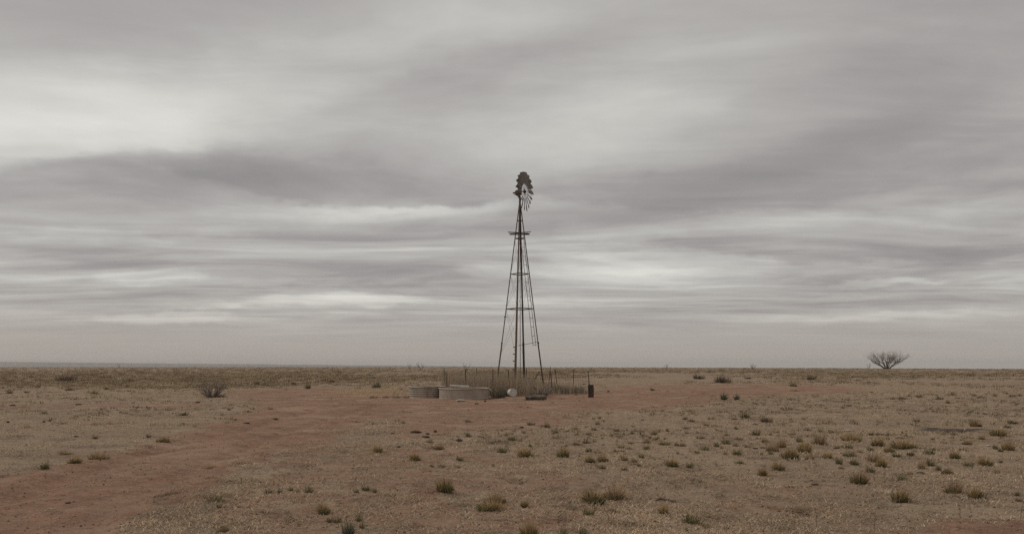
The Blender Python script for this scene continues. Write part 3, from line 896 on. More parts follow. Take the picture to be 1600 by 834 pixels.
tag(mb.build("weathered_board", M['stick'], loc=g), "pale weathered board lying on the dirt below the white bucket", "board")

def stick(px, py, L, ang, r, label):
    g = place(px, py); mm = mpp(g.y); L *= mm
    d = Vector((math.cos(R(ang)), math.sin(R(ang)), 0)); mb = MB()
    pts = [d * (-L / 2), d * (-L * 0.15) + Vector((0, 0.02, 0.03)), d * (L * 0.2) + Vector((0, -0.02, 0.02)), d * (L / 2) + Vector((0, 0.01, 0.01))]
    mb.path(pts, [r, r, r * 0.8, r * 0.5], 6)
    mb.tube(pts[2], pts[2] + d * (L * 0.2) + Vector((0, 0.10, 0.02)), r * 0.6, r * 0.3, 5)
    g.z += r * 0.8
    tag(mb.build("dry_stick", M['stick'], loc=g), label, "stick")
stick(682, 746, 22, 6, 0.010, "pale dry stick on the soil above the bushy green clump at centre left")
stick(556, 780, 18, -12, 0.007, "thin pale stick behind the tall tan-topped clump in the left foreground")
stick(1508, 778, 14, -8, 0.008, "thin pale stick on the ground left of the round clump at far right")
stick(80, 798, 16, 3, 0.008, "thin pale stick lying on the red track at bottom left")
g = place(1038, 776); mb = MB(); mm = mpp(g.y)
mb.path([(-15 * mm, 0.0, 0.02), (-5 * mm, 0.05, 0.04), (6 * mm, 0, 0.03), (14 * mm, -0.03, 0.015)], [0.008, 0.018, 0.016, 0.010], 7)
mb.tube((0, 0.02, 0.04), (4 * mm, 0.1, 0.07), 0.012, 0.005, 5)
tag(mb.build("dead_branch", M['pole'], loc=g), "dark dead branch lying in the grass behind the small right-centre clump", "branch")

# ================================================================== PLANTS
GREEN = [(0.144, 0.142, 0.064), (0.195, 0.178, 0.081), (0.110, 0.112, 0.055), (0.255, 0.214, 0.105)]
TAN = [(0.492, 0.336, 0.174), (0.409, 0.272, 0.137), (0.545, 0.409, 0.227), (0.336, 0.218, 0.118)]
OLIVE = [(0.218, 0.187, 0.104), (0.156, 0.137, 0.076), (0.280, 0.225, 0.129), (0.114, 0.104, 0.063)]
BROWN = [(0.225, 0.158, 0.099), (0.300, 0.213, 0.132), (0.173, 0.123, 0.083), (0.360, 0.270, 0.173)]
SAGE = [(0.143, 0.148, 0.104), (0.193, 0.188, 0.138), (0.101, 0.108, 0.074), (0.235, 0.218, 0.151)]
def tuft_mesh(name, seed, n, pal, base_r, lean, hlo, hhi, wid, bend=0.25, tippal=None, mat=None):
    """many thin blades; tips fill a ragged dome one unit wide and one unit high (hlo..hhi of it)"""
    rg = random.Random(seed); mb = MB()
    lobes = [(rg.uniform(-0.30, 0.30), rg.uniform(-0.25, 0.25), rg.uniform(0.62, 1.0), rg.uniform(0.5, 0.9)) for _ in range(5)] + [(0, 0, 1.0, 1.0)]
    rows = []
    for i in range(n):
        lx, ly, lh, lw = rg.choice(lobes)
        a = rg.uniform(0, 2 * math.pi); rr = base_r * 0.5 * math.sqrt(rg.random())
        bx, by = lx * 0.7 + rr * math.cos(a) * lw, ly * 0.7 + rr * math.sin(a) * lw
        th = math.acos(1 - rg.random() * 0.93)                      # angle from upright
        a2 = a + rg.uniform(-0.5, 0.5)
        ln = rg.uniform(hlo, hhi)
        out_ = (lean + 0.16) * lw * ln * math.sin(th)
        h = max(0.06, lh * ln * math.cos(th * 0.86))
        mx, my = bx + out_ * 0.45 * math.cos(a2), by + out_ * 0.45 * math.sin(a2)
        tx, ty = bx + out_ * math.cos(a2), by + out_ * math.sin(a2)
        w_ = wid * rg.uniform(0.5, 1.2)
        b = rg.uniform(0, math.pi); cx, cy = math.cos(b) * w_, math.sin(b) * w_
        c = rg.choice(pal); ct = rg.choice(tippal) if tippal else c
        k = len(mb.v)
        mb.v += [(bx - cx, by - cy, -0.02), (bx + cx, by + cy, -0.02), (mx - cx, my - cy, h * (0.5 + bend * 0.4)), (mx + cx, my + cy, h * (0.5 + bend * 0.4)), (tx, ty, h)]
        mb.c += [c, c, c, c, ct]
        mb.f += [(k, k + 1, k + 3, k + 2), (k + 2, k + 3, k + 4)]
    v = np.array(mb.v); ex = np.percentile(np.abs(v[:, :2]), 98, axis=0); v[:, 0] *= 0.5 / ex[0]; v[:, 1] *= 0.5 / ex[1]
    v[:, 2] = np.where(v[:, 2] > 0, v[:, 2] * hhi / max(np.percentile(v[:, 2], 99), 1e-6), v[:, 2])
    mb.v = [tuple(p) for p in v]
    return mb.mesh(name, mat or M['plant'], colours=True)
K = 4
MESH = {
    'S_leaf': [tuft_mesh("leaves", 10 + i, 230, GREEN, 0.50, 0.34, 0.30, 0.72, 0.016) for i in range(K)],
    'S_dry': [tuft_mesh("dry_stems", 20 + i, 330, TAN, 0.42, 0.38, 0.60, 1.04, 0.007, 0.1) for i in range(K)],
    'T_leaf': [tuft_mesh("leaves", 30 + i, 90, GREEN + OLIVE, 0.50, 0.22, 0.15, 0.42, 0.014) for i in range(K)],
    'T_dry': [tuft_mesh("dry_stems", 40 + i, 330, TAN + BROWN, 0.42, 0.36, 0.40, 1.05, 0.007, 0.1) for i in range(K)],
    'G': [tuft_mesh("green_tuft", 50 + i, 130, GREEN + GREEN + OLIVE, 0.55, 0.34, 0.35, 1.05, 0.016, 0.2, GREEN + OLIVE) for i in range(K)],
    'D': [tuft_mesh("grass_tuft", 60 + i, 85, OLIVE + BROWN[:1], 0.55, 0.34, 0.35, 1.05, 0.020, 0.2, OLIVE + BROWN) for i in range(K)],
    'Y': [tuft_mesh("yucca", 70 + i, 150, SAGE, 0.25, 0.46, 0.6, 1.1, 0.018, 0.3) for i in range(K)],
    'W': [tuft_mesh("weed_brush", 80 + i, 330, [(0.13, 0.118, 0.088), (0.17, 0.152, 0.112), (0.095, 0.086, 0.066), (0.21, 0.18, 0.135)], 0.7, 0.22, 0.3, 1.0, 0.008, 0.1) for i in range(K)],
    'B': [tuft_mesh("shrub_crown", 90 + i, 330, [(0.15, 0.112, 0.085), (0.11, 0.084, 0.064), (0.19, 0.145, 0.11), (0.08, 0.062, 0.05)], 0.6, 0.22, 0.3, 1.05, 0.008, 0.1) for i in range(K)],
}
# photo x, base y, width px, height px, kind
P = """1348 750.5 27 22 S;1362 734 16 9 G;1217 731 21 18 S;1194 738 15 14 S;1239.5 715.5 25 18 S;1262 705.6 24 19 S;1284 694 23 18 T;1252 690 11 8 G;1208 703 20 13 T
1223 697.5 16 14 T;1206 709 9 6 G;1294 713.7 17 11 S;1313 722.7 9 9 G;1316 728 9 4 T;1340 723.6 13 9 G;1380.6 722.7 14 15 S;1371 717 20 14 T;1335 687.6 32 13 S;1375 694 18 14 S
1362.6 700 10 6 G;1391 703 13 9 S;1332 709 14 7 G;1319 708 8 5 G;1308 698.4 10 5 G;1327.5 698.4 16 7 G;1344.6 703 8 4 T;1284.4 673 9 5 G;1265.5 670.6 13 4 D;1238.5 677.8 13 4 D
1361 677 11 5 D;1375 677 11 5 D;1391 677 10 5 D;1200 657.3 20 9 B;1195 689.4 9 5 D;1267 717 12 7 T;1413.4 781 30 24 S;1528.4 774 23 19 S;1494 766 30 18 T;1542 723.6 21 15 S
1514 725.4 20 9 G;1494 713 13 11 S;1441 729 16 12 T;1459 724.5 14 12 G;1483.5 737 17 12 T;1468 731 9 8 G;1411.6 746 17 9 G;1423 737 9 5 T;1419 697.5 42 15 S;1403.5 711 19 7 G
1423 709 14 8 D;1453 707.4 17 9 G;1514 691 16 9 T;1508 699 12 5 D;1579 700 17 14 S;1567 702 9 7 G;1558 697.5 8 8 G;1565 678.7 22 14 S;1527.5 665 22 14 T;1588.7 660.7 17 7 G
1578 667 12 5 G;1433 657 10 7 D;1559 735 9 5 G;1563.5 719 7 5 G;1590 771 7 6 G;1594 777.5 9 5 G;1458 683 8 4 D;1409 682 16 4 D;1535.6 682 10 6 T
927 656 6 4 D;936 655 7 4 D;943 658.5 7 4 D;935 664 9 6 D;927 673 10 5 D;918 668.7 8 3 D;918 680 11 5 G;919 691 14 7 D;929 689.5 7 4 D;962 674 11 4 D;988 677.7 7 5 D;1005.4 658 7 3 D
990 666 5 3 D;903.6 696 14 5 D;885 697 5 4 D;919 704 11 7 G;935 706 15 5 D;880 713.6 20 18 S;921.6 721.5 16 12 S;942 720.4 20 15 T;974.5 720 15 10 T;991 722 9 6 G;1000 726.6 7 5 G
1004 715 10 7 G;970 699.6 15 7 D;962.7 706 8 4 D;973 705.6 8 3 D;1009.4 702.4 15 9 G;1010.5 692 12 8 T;1015 684.4 7 4 D;1025 687 10 6 G;1037.5 696 22 6 G;1038.6 685.6 5 5 D;1044 674 7 5 D
1023.4 679 11 8 T;1057.7 697 8 7 T;1052 726 18 12 S;942 731 9 6 G;974 732 14 6 G;955 683 6 4 D;970 684 12 4 D;984.6 691.7 9 3 D;983.5 702 9 3 D
1133 626.8 17 9 Y;1153 626.8 11 8 Y;1070 655.6 9 5 D;1081 657.6 9 5 D;1103 664 10 4 D;1147.6 654 9 5 D;1165.4 651.6 13 9 G;1071.8 670 10 4 D;1073.7 678 7 4 T;1096.8 684.6 14 5 D
1151.5 669 7 5 D;1135.7 679 7 4 D;1137.7 692 14 9 G;1156 686.6 18 5 D;1149.6 695 8 5 G;1122 696 9 7 G;1129 698 6 4 D;1182.5 678.7 17 8 G;1203.6 679 5 5 D;1166.7 696 8 3 D;1174.6 693 6 4 D
1196.4 690 10 6 T;1103.4 703 12 7 G;1066.5 698.5 9 6 T;1087 707 8 4 D;1059 708 4 5 D;1153.5 711 19 9 G;1155 722 15 6 G;1077 726 16 10 G;1133.7 710 6 5 T;1190 709.7 5 5 D
420 771 14 8 G;435.4 770.7 8 9 G;453.8 766 9 6 G;481 769 14 12 G;464 768 10 6 T;557 768.7 10 6 G;570.6 766.4 17 7 G;583.8 768 9 8 T;503 801 20 20 S;527 815 17 12 G;514 814 12 8 G
560 815 9 13 G;565.4 827 9 11 G;543 838 23 22 Y;692.4 768.6 25 22 S;706.7 765.5 6 6 G;766 796.7 38 17 S;776 784 34 18 T;820 789.8 12 12 S;828 840 32 28 S;925.7 781.6 36 24 S;961.6 774 36 22 T
920.6 804.7 21 12 G;1038.6 797 16 15 S;1087 815 32 17 G;1105 824 15 10 G;1073 826.5 5 8 G;881 838 14 14 G;913 837 18 12 G;819 712 24 15 S;800 689 16 9 G;829.5 697 6 6 D;856.5 671 9 8 G
869 678 12 5 D;870.6 684.6 12 4 D;886 676 6 3 D;900 672.6 8 4 D;828 666 14 5 D;866.7 695.7 5 3 D;906.5 711 5 3 D;588.6 706 14 13 S;646 718.8 17 15 S;718 720 16 8 G;690 730 10 5 G;674.5 730 8 5 D
686 702 17 9 T;672 692.6 9 6 T;733.6 661 18 5 D;731 683 9 7 D;751.5 684 8 4 T;785 704.7 18 9 G;611.7 679 9 3 D;791 683.6 6 5 D;782 690.6 7 4 D;714 730 11 5 T;769.5 726.5 7 4 D
64 737 20 14 G;115.5 726.5 22 14 S;150 719 30 12 T;97.5 710 18 7 T;254 692 21 10 S;229.6 681.6 9 6 D;146 685 10 6 D;283.5 648 17 6 D;67 647 10 4 D;336 784 34 11 G;341 792 12 6 G;328 730 18 5 T
106 611 12 5 D;39 614 9 4 D;12 615 12 6 D;199.5 604 6 3 D;165 609.6 8 4 D;144 615.6 12 5 D;57.7 607 6 5 D;1395 625 8 5 D;1411 624 11 5 D;1420 620 8 4 D;1437 621 11 5 D;1473 625 15 6 D
1482 631 6 5 D;1493 618 13 5 D;1498 623.6 8 3 D;1523 620 9 3 D;1535 623 11 5 D;1554 620 8 4 D;1585 621 10 4 D;1596 620 8 4 D;1317 639 6 4 D;1573 616 6 3 D;1589 633 6 3 D
1021 610 9 5 D;1240.7 604.6 12 6 D;1246 611 22 3 D;1133 599 26 12 B;1094 592 20 8 B;1169.5 592 13 4 B;1269 593 15 8 B;480.6 606.7 9 8 G;587 606.5 16 10 Y;519 597 8 4 B;459 600 9 4 B;400 600 10 4 B
585 621.5 14 3 D;602 621.8 15 3 D;620 621.5 14 3 D;634 621.6 10 3 D;100 596 34 12 B;778 621 26 17 W;789 619 18 12 W;884 615.5 26 13 W;905 615.5 24 12 W;866 614.5 20 14 W;1345 833 12 5 T;347 834 20 12 T"""
PL = [tuple(float(v) if i < 4 else v for i, v in enumerate(s.split())) for line in P.split("\n") for s in line.split(";")]

# landmarks: hand-written labels for the clumps that stand out
LM = {
    (1348, 750.5): ("round tan-topped green clump, biggest of the middle distance at right", "big round clump"),
    (1413.4, 781): ("largest round tan-topped green clump in the right foreground", "largest right foreground clump"),
    (1528.4, 774): ("compact tan-topped clump low near the right edge", "compact right edge clump"),
    (1494, 766): ("wide rusty tan clump with a green left base near the right edge", "rusty tan clump at right"),
    (1217, 731): ("squat golden-topped clump at the left end of the dense right patch", "squat golden clump"),
    (1419, 697.5): ("widest low tan-topped clump, just in front of the dark strip", "wide clump before the dark strip"),
    (1335, 687.6): ("wide low green and tan clump left of the dark strip", "wide clump left of the dark strip"),
    (1262, 705.6): ("dense dark-based golden clump in the right-hand patch", "dense golden clump"),
    (1542, 723.6): ("bushy green clump with a pale top in the right edge patch", "bushy right edge clump"),
    (1579, 700): ("rounded tan clump at the right border behind the bushy clumps", "rounded right border clump"),
    (1527.5, 665): ("round greyish brown shrub standing at the end of the dark strip", "round grey-brown shrub"),
    (1200, 657.3): ("low dark brown shrub alone behind the right-hand patch", "lone dark brown shrub"),
    (766, 796.7): ("wide dark green clump with rusty stems in the centre foreground", "wide centre foreground clump"),
    (776, 784): ("rusty tan clump directly behind the wide centre foreground clump", "rusty clump behind centre foreground"),
    (692.4, 768.6): ("bushy dark green clump with a tan cap at centre left", "bushy centre left clump"),
    (828, 840): ("tall tan-topped green clump cut by the bottom edge at centre", "bottom edge centre clump"),
    (925.7, 781.6): ("large brown-topped dark green clump right of centre foreground", "large brown-topped clump"),
    (961.6, 774): ("large straw-coloured clump touching the brown-topped clump", "large straw clump"),
    (880, 713.6): ("golden-topped upright clump standing left of the dark reddish brown clump", "golden upright clump"),
    (942, 720.4): ("dark reddish brown clump joined to a green one at centre right", "dark reddish brown clump"),
    (819, 712): ("pale green low clump on the plain straight below the windmill", "pale clump below the windmill"),
    (588.6, 706): ("small dark clump standing alone on the edge of the red track", "lone clump at the track edge"),
    (646, 718.8): ("green clump with dry yellow top left of centre", "yellow-topped clump left of centre"),
    (503, 801): ("upright green clump with tall tan top in the left foreground", "upright left foreground clump"),
    (543, 838): ("spiky grey-green plant cut by the bottom edge at left", "spiky bottom edge plant"),
    (336, 784): ("long low green clump right of the red track at bottom left", "long low clump by the track"),
    (115.5, 726.5): ("brown and green clump on the left edge of the red track", "brown clump left of the track"),
    (254, 692): ("olive clump where the red track narrows at left", "olive clump at the track bend"),
    (1133, 626.8): ("left and larger of two spiky grey-green yuccas on bare soil", "pair of yuccas"),
    (1153, 626.8): ("right and smaller of two spiky grey-green yuccas on bare soil", None),
    (587, 606.5): ("dark spiky yucca standing alone left of the corrugated tank", "yucca left of the tank"),
    (1052, 726): ("green clump with wispy pinkish top at centre right", "wispy pinkish clump"),
    (1087, 815): ("spreading green clump in the right centre foreground", "spreading right centre clump"),
    (1038.6, 797): ("small upright green tuft with pale tips in right centre foreground", "upright pale-tipped tuft"),
    (1133, 599): ("brown leafless shrub on the plain above the two yuccas", "brown shrub above the yuccas"),
    (100, 596): ("grey-purple leafless shrub low on the plain at far left", "grey shrub at far left"),
    (283.5, 648): ("dark low tuft just below the bare grey bush at left", "tuft below the grey bush"),
    (1165.4, 651.6): ("sparse green tuft on the plain below the two yuccas", "sparse tuft below the yuccas"),
    (778, 621): ("dark weed brush between the wide tank and the white bucket", None),
    (789, 619): ("smaller dark weeds just left of the white bucket", None),
    (884, 615.5): ("grey-green weed brush midway along the right stretch of fence", None),
    (905, 615.5): ("grey-green weed brush beside the thick timber post", None),
    (866, 614.5): ("grey weed brush right of the tangle of dead branches", None),
    (733.6, 661): ("flat dark tuft alone on bare soil below the wide tank", "flat tuft below the wide tank"),
    (1473, 625): ("olive tuft, widest of the scattered row behind the dark strip", "wide tuft behind the dark strip"),
}
KIND = {'S': ("snakeweed_clump", "plant", "tan-topped green clump"), 'T': ("dry_clump", "plant", "dry tan clump"), 'G': ("green_tuft", "plant", "green tuft"),
        'D': ("grass_tuft", "grass tuft", "olive grass tuft"), 'Y': ("yucca", "yucca", "spiky yucca"), 'W': ("weed_brush", "weeds", "grey-green weed brush"), 'B': ("low_shrub", "shrub", "brown low shrub")}
GROUPS = {'S': "tan-topped clumps on the plain", 'T': "dry tan clumps on the plain", 'G': "green tufts on the plain", 'D': "olive grass tufts on the plain",
          'Y': "yuccas on the plain", 'W': "weeds along the fence", 'B': "low shrubs on the plain"}
MARKS = [(k, v[1]) for k, v in LM.items() if v[1]]
MARKS += [((718, 623), "wide tank"), ((327, 619), "bare grey bush"), ((1480, 669), "dark strip"), ((923, 620), "timber post"), ((1385, 575), "lone tree"), ((837, 624), "old tyre")]
ORD = ["nearest", "second", "third", "fourth", "fifth", "sixth", "seventh", "eighth", "ninth", "tenth", "eleventh", "twelfth"]
used = {}
def relation(x, y, size, noun):
    """words that single a small plant out by the landmark it stands nearest to"""
    best = sorted(MARKS, key=lambda m: math.hypot(x - m[0][0], (y - m[0][1]) * 2.2))
    (mx, my), nm = best[0]
    ddx, ddy = x - mx, (y - my) * 2.2
    where = ("right of" if ddx > 0 else "left of") if abs(ddx) > abs(ddy) else ("in front of" if ddy > 0 else "behind")
    return nm, where, math.hypot(ddx, ddy)
plan = []
buckets = {}
for i, (x, y, wpx, hpx, k) in enumerate(PL):
    if (x, y) in LM: continue
    size = "tiny" if wpx < 8 else ("small" if wpx < 13 else ("low wide" if wpx > 2.2 * hpx else ("fair-sized" if wpx < 19 else "large")))
    noun = size + " " + KIND[k][2]
    nm, where, dist = relation(x, y, size, noun)
    buckets.setdefault((KIND[k][2], nm, where), []).append((dist, i, noun))
LABEL = {}
for (noun0, nm, where), lst in buckets.items():
    lst.sort()
    for j, (dist, i, noun) in enumerate(lst):
        if len(lst) == 1: LABEL[i] = f"{noun} {where} the {nm}"
        else: LABEL[i] = f"{noun}, {ORD[j]} {'one ' if j else ''}{where} the {nm}"
for i, (x, y, wpx, hpx, k) in enumerate(PL):
    g = place(x, y); mm = mpp(g.y)
    big = 1.22 if wpx < 15 and y > 600 else 1.06
    big *= random.uniform(0.92, 1.10)
    W_ = wpx * mm * big; Hh = hpx * mm * (big + 0.06)
    D_ = W_ * random.uniform(0.75, 1.0)
    label = LM[(x, y)][0] if (x, y) in LM else LABEL[i]
    nm, cat, _ = KIND[k]
    var = i % K
    rz = random.uniform(-0.5, 0.5) + (math.pi if random.random() < 0.5 else 0)
    loc = Vector((g.x, g.y + D_ * 0.35, H(g.x, g.y + D_ * 0.35) - 0.005))
    if k in 'ST':
        root = empty(nm, loc, label, cat, GROUPS[k])
        for part, key in (("leaves", k + '_leaf'), ("dry_stems", k + '_dry')):
            o = bpy.data.objects.new(part, MESH[key][var]); link(o, root)
            o.scale = (W_, D_, Hh * (0.92 if part == "leaves" else 1.0)); o.rotation_euler[2] = rz
    else:
        o = bpy.data.objects.new(nm, MESH[k][var]); link(o)
        o.location = loc; o.scale = (W_, D_, Hh); o.rotation_euler[2] = rz
        tag(o, label, cat, GROUPS[k])

# ------------------------------------------------------------------ dung pats and dark clods
DG = """649 677 18 5 dark spread dung pat on soil left of centre, largest of a few;680 676.5 6 4.5 small dark dung lump right of the spread dung pat;717 690.5 11 5 dark dung pat in front of the small lump left of centre
668 679.6 7 3 tiny dung clod between two dark pats left of centre;664 684.5 14 4 brownish dung pat below the spread dung pat;623 698 6 3 small dark clod by the lone clump at the track edge
423 638.4 9 2 thin dark clod on the far end of the red track;429.5 652.4 10 2.6 dark flat clod on the red track left of the tanks;745 631.5 7 2.2 dark clod on bare soil below the wide tank;758 627.3 4 3 small dark clod near the right end of the wide tank
18 634.5 10 2.6 dark dung pat on the plain at the far left edge;120.6 633.5 11 2.6 dark dung pat on the left plain beside the faint wheel rut;11.5 660.5 6 3 small dark clod at the left edge of the picture;77 657.5 5 3 right one of two tiny clods on the left plain
68 659 5 3 left one of two tiny clods on the left plain;118 682 8 2.2 flat dark clod on the left plain above the brown clump;384 660.5 13 2.2 long flat dark clod on the upper part of the red track;105 783.5 9 4 brown stone lump on the red track at bottom left
815 671.5 8 3 dark dung pat on the plain straight below the windmill;890 780 5 3.2 small dark stone left of the large brown-topped clump;960 793.6 7 4 left one of two dark dung lumps below the large straw clump;981 792.6 8 5 right one of two dark dung lumps below the large straw clump
1053 775 10 3.2 dark dung pat at the right end of the dead branch;1024.5 816.5 6 4 brown clod in the foreground left of the spreading green clump;1180.6 698.4 8 2.2 left one of two flat dark pats left of the dense right patch;1192 697.3 9 2.6 right one of two flat dark pats left of the dense right patch
1180.5 661.3 9 1.8 thin dark pat on the plain left of the lone dark brown shrub;1441 737 14 4 dark dung pat among the clumps below the scorched strip;950.6 612.4 4 3 small dark stone on red soil right of the timber post;1362 612.4 6 1.8 tiny dark clod on red soil below the lone tree
627 609.4 4 3 tiny dark stone beside the corrugated tank;1540 648.2 9 2 thin dark clod on the plain behind the round grey-brown shrub;308 629.4 9 2.6 dark clod on the plain below the bare grey bush;357 641 8 2.2 dark clod on soil right of the bare grey bush
1236 757 9 2.4 thin dark clod in the grass below the squat golden clump;1275 754.5 14 2.6 long dark clod in the grass below the right-hand patch"""
for i, s in enumerate(x for l in DG.split("\n") for x in l.split(";")):
    a = s.split(" ", 4)
    stone = "stone" in a[4]
    put_rock("brown_stone" if stone else "dung_pat", float(a[0]), float(a[1]), float(a[2]), float(a[3]), M['darkstone'] if stone else M['dung'], a[4],
             "stone" if stone else "dung", 100 + i, group="dark stones on the plain" if stone else "dung pats and clods on the plain")

# ------------------------------------------------------------------ twiggy shrubs and the tree
def branch(mb, p, d, L, r, depth, rg, spread, up, cols, ratio=0.72, nb=(2, 3), segs=3, sides=4):
    pts = [Vector(p)]; rs = [r]; cur = Vector(d).normalized()
    for i in range(segs):
        cur = (cur + Vector((rg.uniform(-1, 1), rg.uniform(-1, 1), rg.uniform(-0.6, 0.8))) * 0.16 + Vector((0, 0, up * 0.12))).normalized()
        pts.append(pts[-1] + cur * (L / segs)); rs.append(r * (1 - 0.45 * (i + 1) / segs))
    c = rg.choice(cols)
    mb.path(pts, rs, sides if depth > 1 else 3, c)
    if depth <= 0: return
    for j in range(rg.randint(*nb)):
        ax = Vector((rg.uniform(-1, 1), rg.uniform(-1, 1), rg.uniform(-0.4, 0.6)))
        nd = (cur + ax * spread + Vector((0, 0, up * 0.25))).normalized()
        st = pts[-1] if j == 0 else pts[rg.randint(1, segs)]
        branch(mb, st, nd, L * ratio * rg.uniform(0.75, 1.15), rs[-1] * 0.85, depth - 1, rg, spread, up, cols, ratio, nb, segs, sides)
GREY = [(0.207, 0.175, 0.172), (0.172, 0.143, 0.143), (0.247, 0.213, 0.198), (0.136, 0.110, 0.108)]
def fit(mb, w_, h_, d_=None):
    v = np.array(mb.v); lo, hi = np.percentile(v, 0.7, axis=0), np.percentile(v, 99.3, axis=0)
    sx = w_ / max(hi[0] - lo[0], 1e-6); sz = h_ / max(hi[2], 1e-6)
    v[:, 0] = (v[:, 0] - (hi[0] + lo[0]) / 2 * np.clip(v[:, 2] / max(hi[2], 1e-6), 0, 1)) * sx; v[:, 1] *= (d_ or w_) / max(hi[1] - lo[1], 1e-6); v[:, 2] *= sz
    mb.v = [tuple(p) for p in v]

# grey bare bush on the left
rg = random.Random(21)
g = place(326, 620.0); mm = mpp(g.y)
root = empty("bare_shrub", g + Vector((0, 0.5, 0)), "leafless grey V-shaped bush standing alone left of the red track", "shrub")
tr = MB(); tw = MB()
for i in range(26):
    a = 2 * math.pi * i / 26 + rg.uniform(-0.3, 0.3)
    d = Vector((math.cos(a) * rg.uniform(0.5, 1.1), math.sin(a) * 0.7, rg.uniform(0.6, 1.1)))
    p0 = Vector((math.cos(a) * 0.06, math.sin(a) * 0.06, -0.03))
    branch(tw, p0, d, 0.42, 0.017, 5, rg, 0.55, 0.4, GREY, 0.72, (2, 2))
fit(tw, 60 * mm, 36 * mm, 44 * mm)
tw.build("twigs", M['twig'], root, colours=True)
st = MB()
for i in range(7):
    a = i * 0.9; st.path([(0.07 * math.cos(a), 0.05 * math.sin(a), -0.06), (0.2 * math.cos(a), 0.15 * math.sin(a), 0.2), (0.40 * math.cos(a), 0.28 * math.sin(a), 0.46)], [0.028, 0.02, 0.012], 6, GREY[i % 4])
st.build("stem", M['twig'], root, colours=True)
base = bpy.data.objects.new("undergrowth", MESH['D'][1]); link(base, root); base.location = (0.25, 0.05, -0.02); base.scale = (1.1, 0.7, 0.28)

# tangle of dead branches by the tyre
rg = random.Random(33)
g = place(845, 619.2); mm = mpp(g.y)
tw = MB()
for i in range(22):
    a = rg.uniform(0, 2 * math.pi)
    branch(tw, (rg.uniform(-0.3, 0.3), rg.uniform(-0.2, 0.2), 0.0), (math.cos(a), math.sin(a) * 0.5, rg.uniform(0.5, 1.2)), 0.46, 0.050, 3, rg, 0.6, -0.25, [(0.42, 0.37, 0.32), (0.14, 0.12, 0.10), (0.34, 0.30, 0.26), (0.085, 0.075, 0.065)], 0.75, (1, 3))
v = np.array(tw.v); v[:, 2] = np.maximum(v[:, 2], 0.01 * v[:, 0] % 0.05); tw.v = [tuple(p) for p in v]
fit(tw, 40 * mm, 19 * mm, 1.0)
tag(tw.build("branch_tangle", M['twig'], colours=True, loc=g), "tangled heap of grey dead branches behind the old tyre", "branches")

# lone tree on the horizon
TREEC = [(0.27, 0.232, 0.20), (0.22, 0.185, 0.16), (0.31, 0.27, 0.235), (0.18, 0.15, 0.13)]
rg = random.Random(4)
TD = 430.0
tx = (1385.5 - 800) / FPX * TD
tzg = H(tx, TD)
root = empty("bare_tree", (tx, TD, tzg), "wide leafless tree standing alone on the horizon at right", "tree")
mb = MB(); cr = MB()
tmm = mpp(TD)
for i in range(13):
    a = R(-66 + 132 * i / 12) + rg.uniform(-0.10, 0.10)
    d = Vector((math.sin(a), rg.uniform(-0.7, 0.7), math.cos(a) * 0.9 + 0.12)).normalized()
    L = 4.2 * rg.uniform(0.8, 1.2)
    p1 = d * L + Vector((0, 0, 0.25))
    mb.path([Vector((0.6 * math.sin(a), 0, -0.3)), d * (L * 0.5) + Vector((0, 0, 0.1)), p1], [0.20, 0.14, 0.09], 6, GREY[i % 4])
    for j in range(5):
        st_ = d * (L * (0.60 + 0.10 * j)) + Vector((0, 0, 0.15))
        nd = (d * 0.8 + Vector((rg.uniform(-0.6, 0.6), rg.uniform(-0.6, 0.6), rg.uniform(0.0, 0.7)))).normalized()
        branch(cr, st_, nd, rg.uniform(1.5, 2.5), 0.085, 5, rg, 0.60, 0.5, TREEC, 0.74, (2, 3), 2)
allv = MB(); n_t = len(mb.v); allv.v = mb.v + cr.v; fit(allv, 60 * tmm, 29.5 * tmm, 56 * tmm); mb.v = allv.v[:n_t]; cr.v = allv.v[n_t:]
mb.build("trunk", M['twig'], root, colours=True); cr.build("crown", M['twig'], root, colours=True)

# far bushes that break the skyline
for (px, wpx, hpx, D, label) in [(185.5, 5, 5, 520, "tiny lone bush breaking the skyline at far left"), (640, 8, 5, 380, "left one of two thin bushes on the skyline behind the tanks"), (658, 16, 7, 360, "right and wider of two thin bushes on the skyline behind the tanks"),
                                 (729.5, 14, 6, 340, "thin bush on the skyline behind the white-tipped fence post"), (1178, 12, 3.5, 360, "low thin bush on the skyline right of centre"), (1357, 7, 5, 425, "small bush at the left foot of the lone horizon tree"), (1040, 10, 3, 400, "low dark bush on the skyline right of the windmill")]:
    rg = random.Random(int(px)); tw = MB(); x = (px - 800) / FPX * D; mm = mpp(D)
    for i in range(7):
        a = rg.uniform(0, 6.28)
        branch(tw, (0.05 * math.cos(a), 0.05 * math.sin(a), -0.05), (math.cos(a) * 0.8, math.sin(a) * 0.8, 1.0), 0.6, 0.03, 3, rg, 0.5, 0.4, GREY, 0.72, (2, 3), 2)
    fit(tw, wpx * mm, (hpx + CAM_H / mm * 0 + (CAM_H * FPX / D)) * mm, wpx * mm)
    tag(tw.build("skyline_bush", M['twig'], colours=True, loc=(x, D, H(x, D))), label, "bush", "bushes on the skyline")

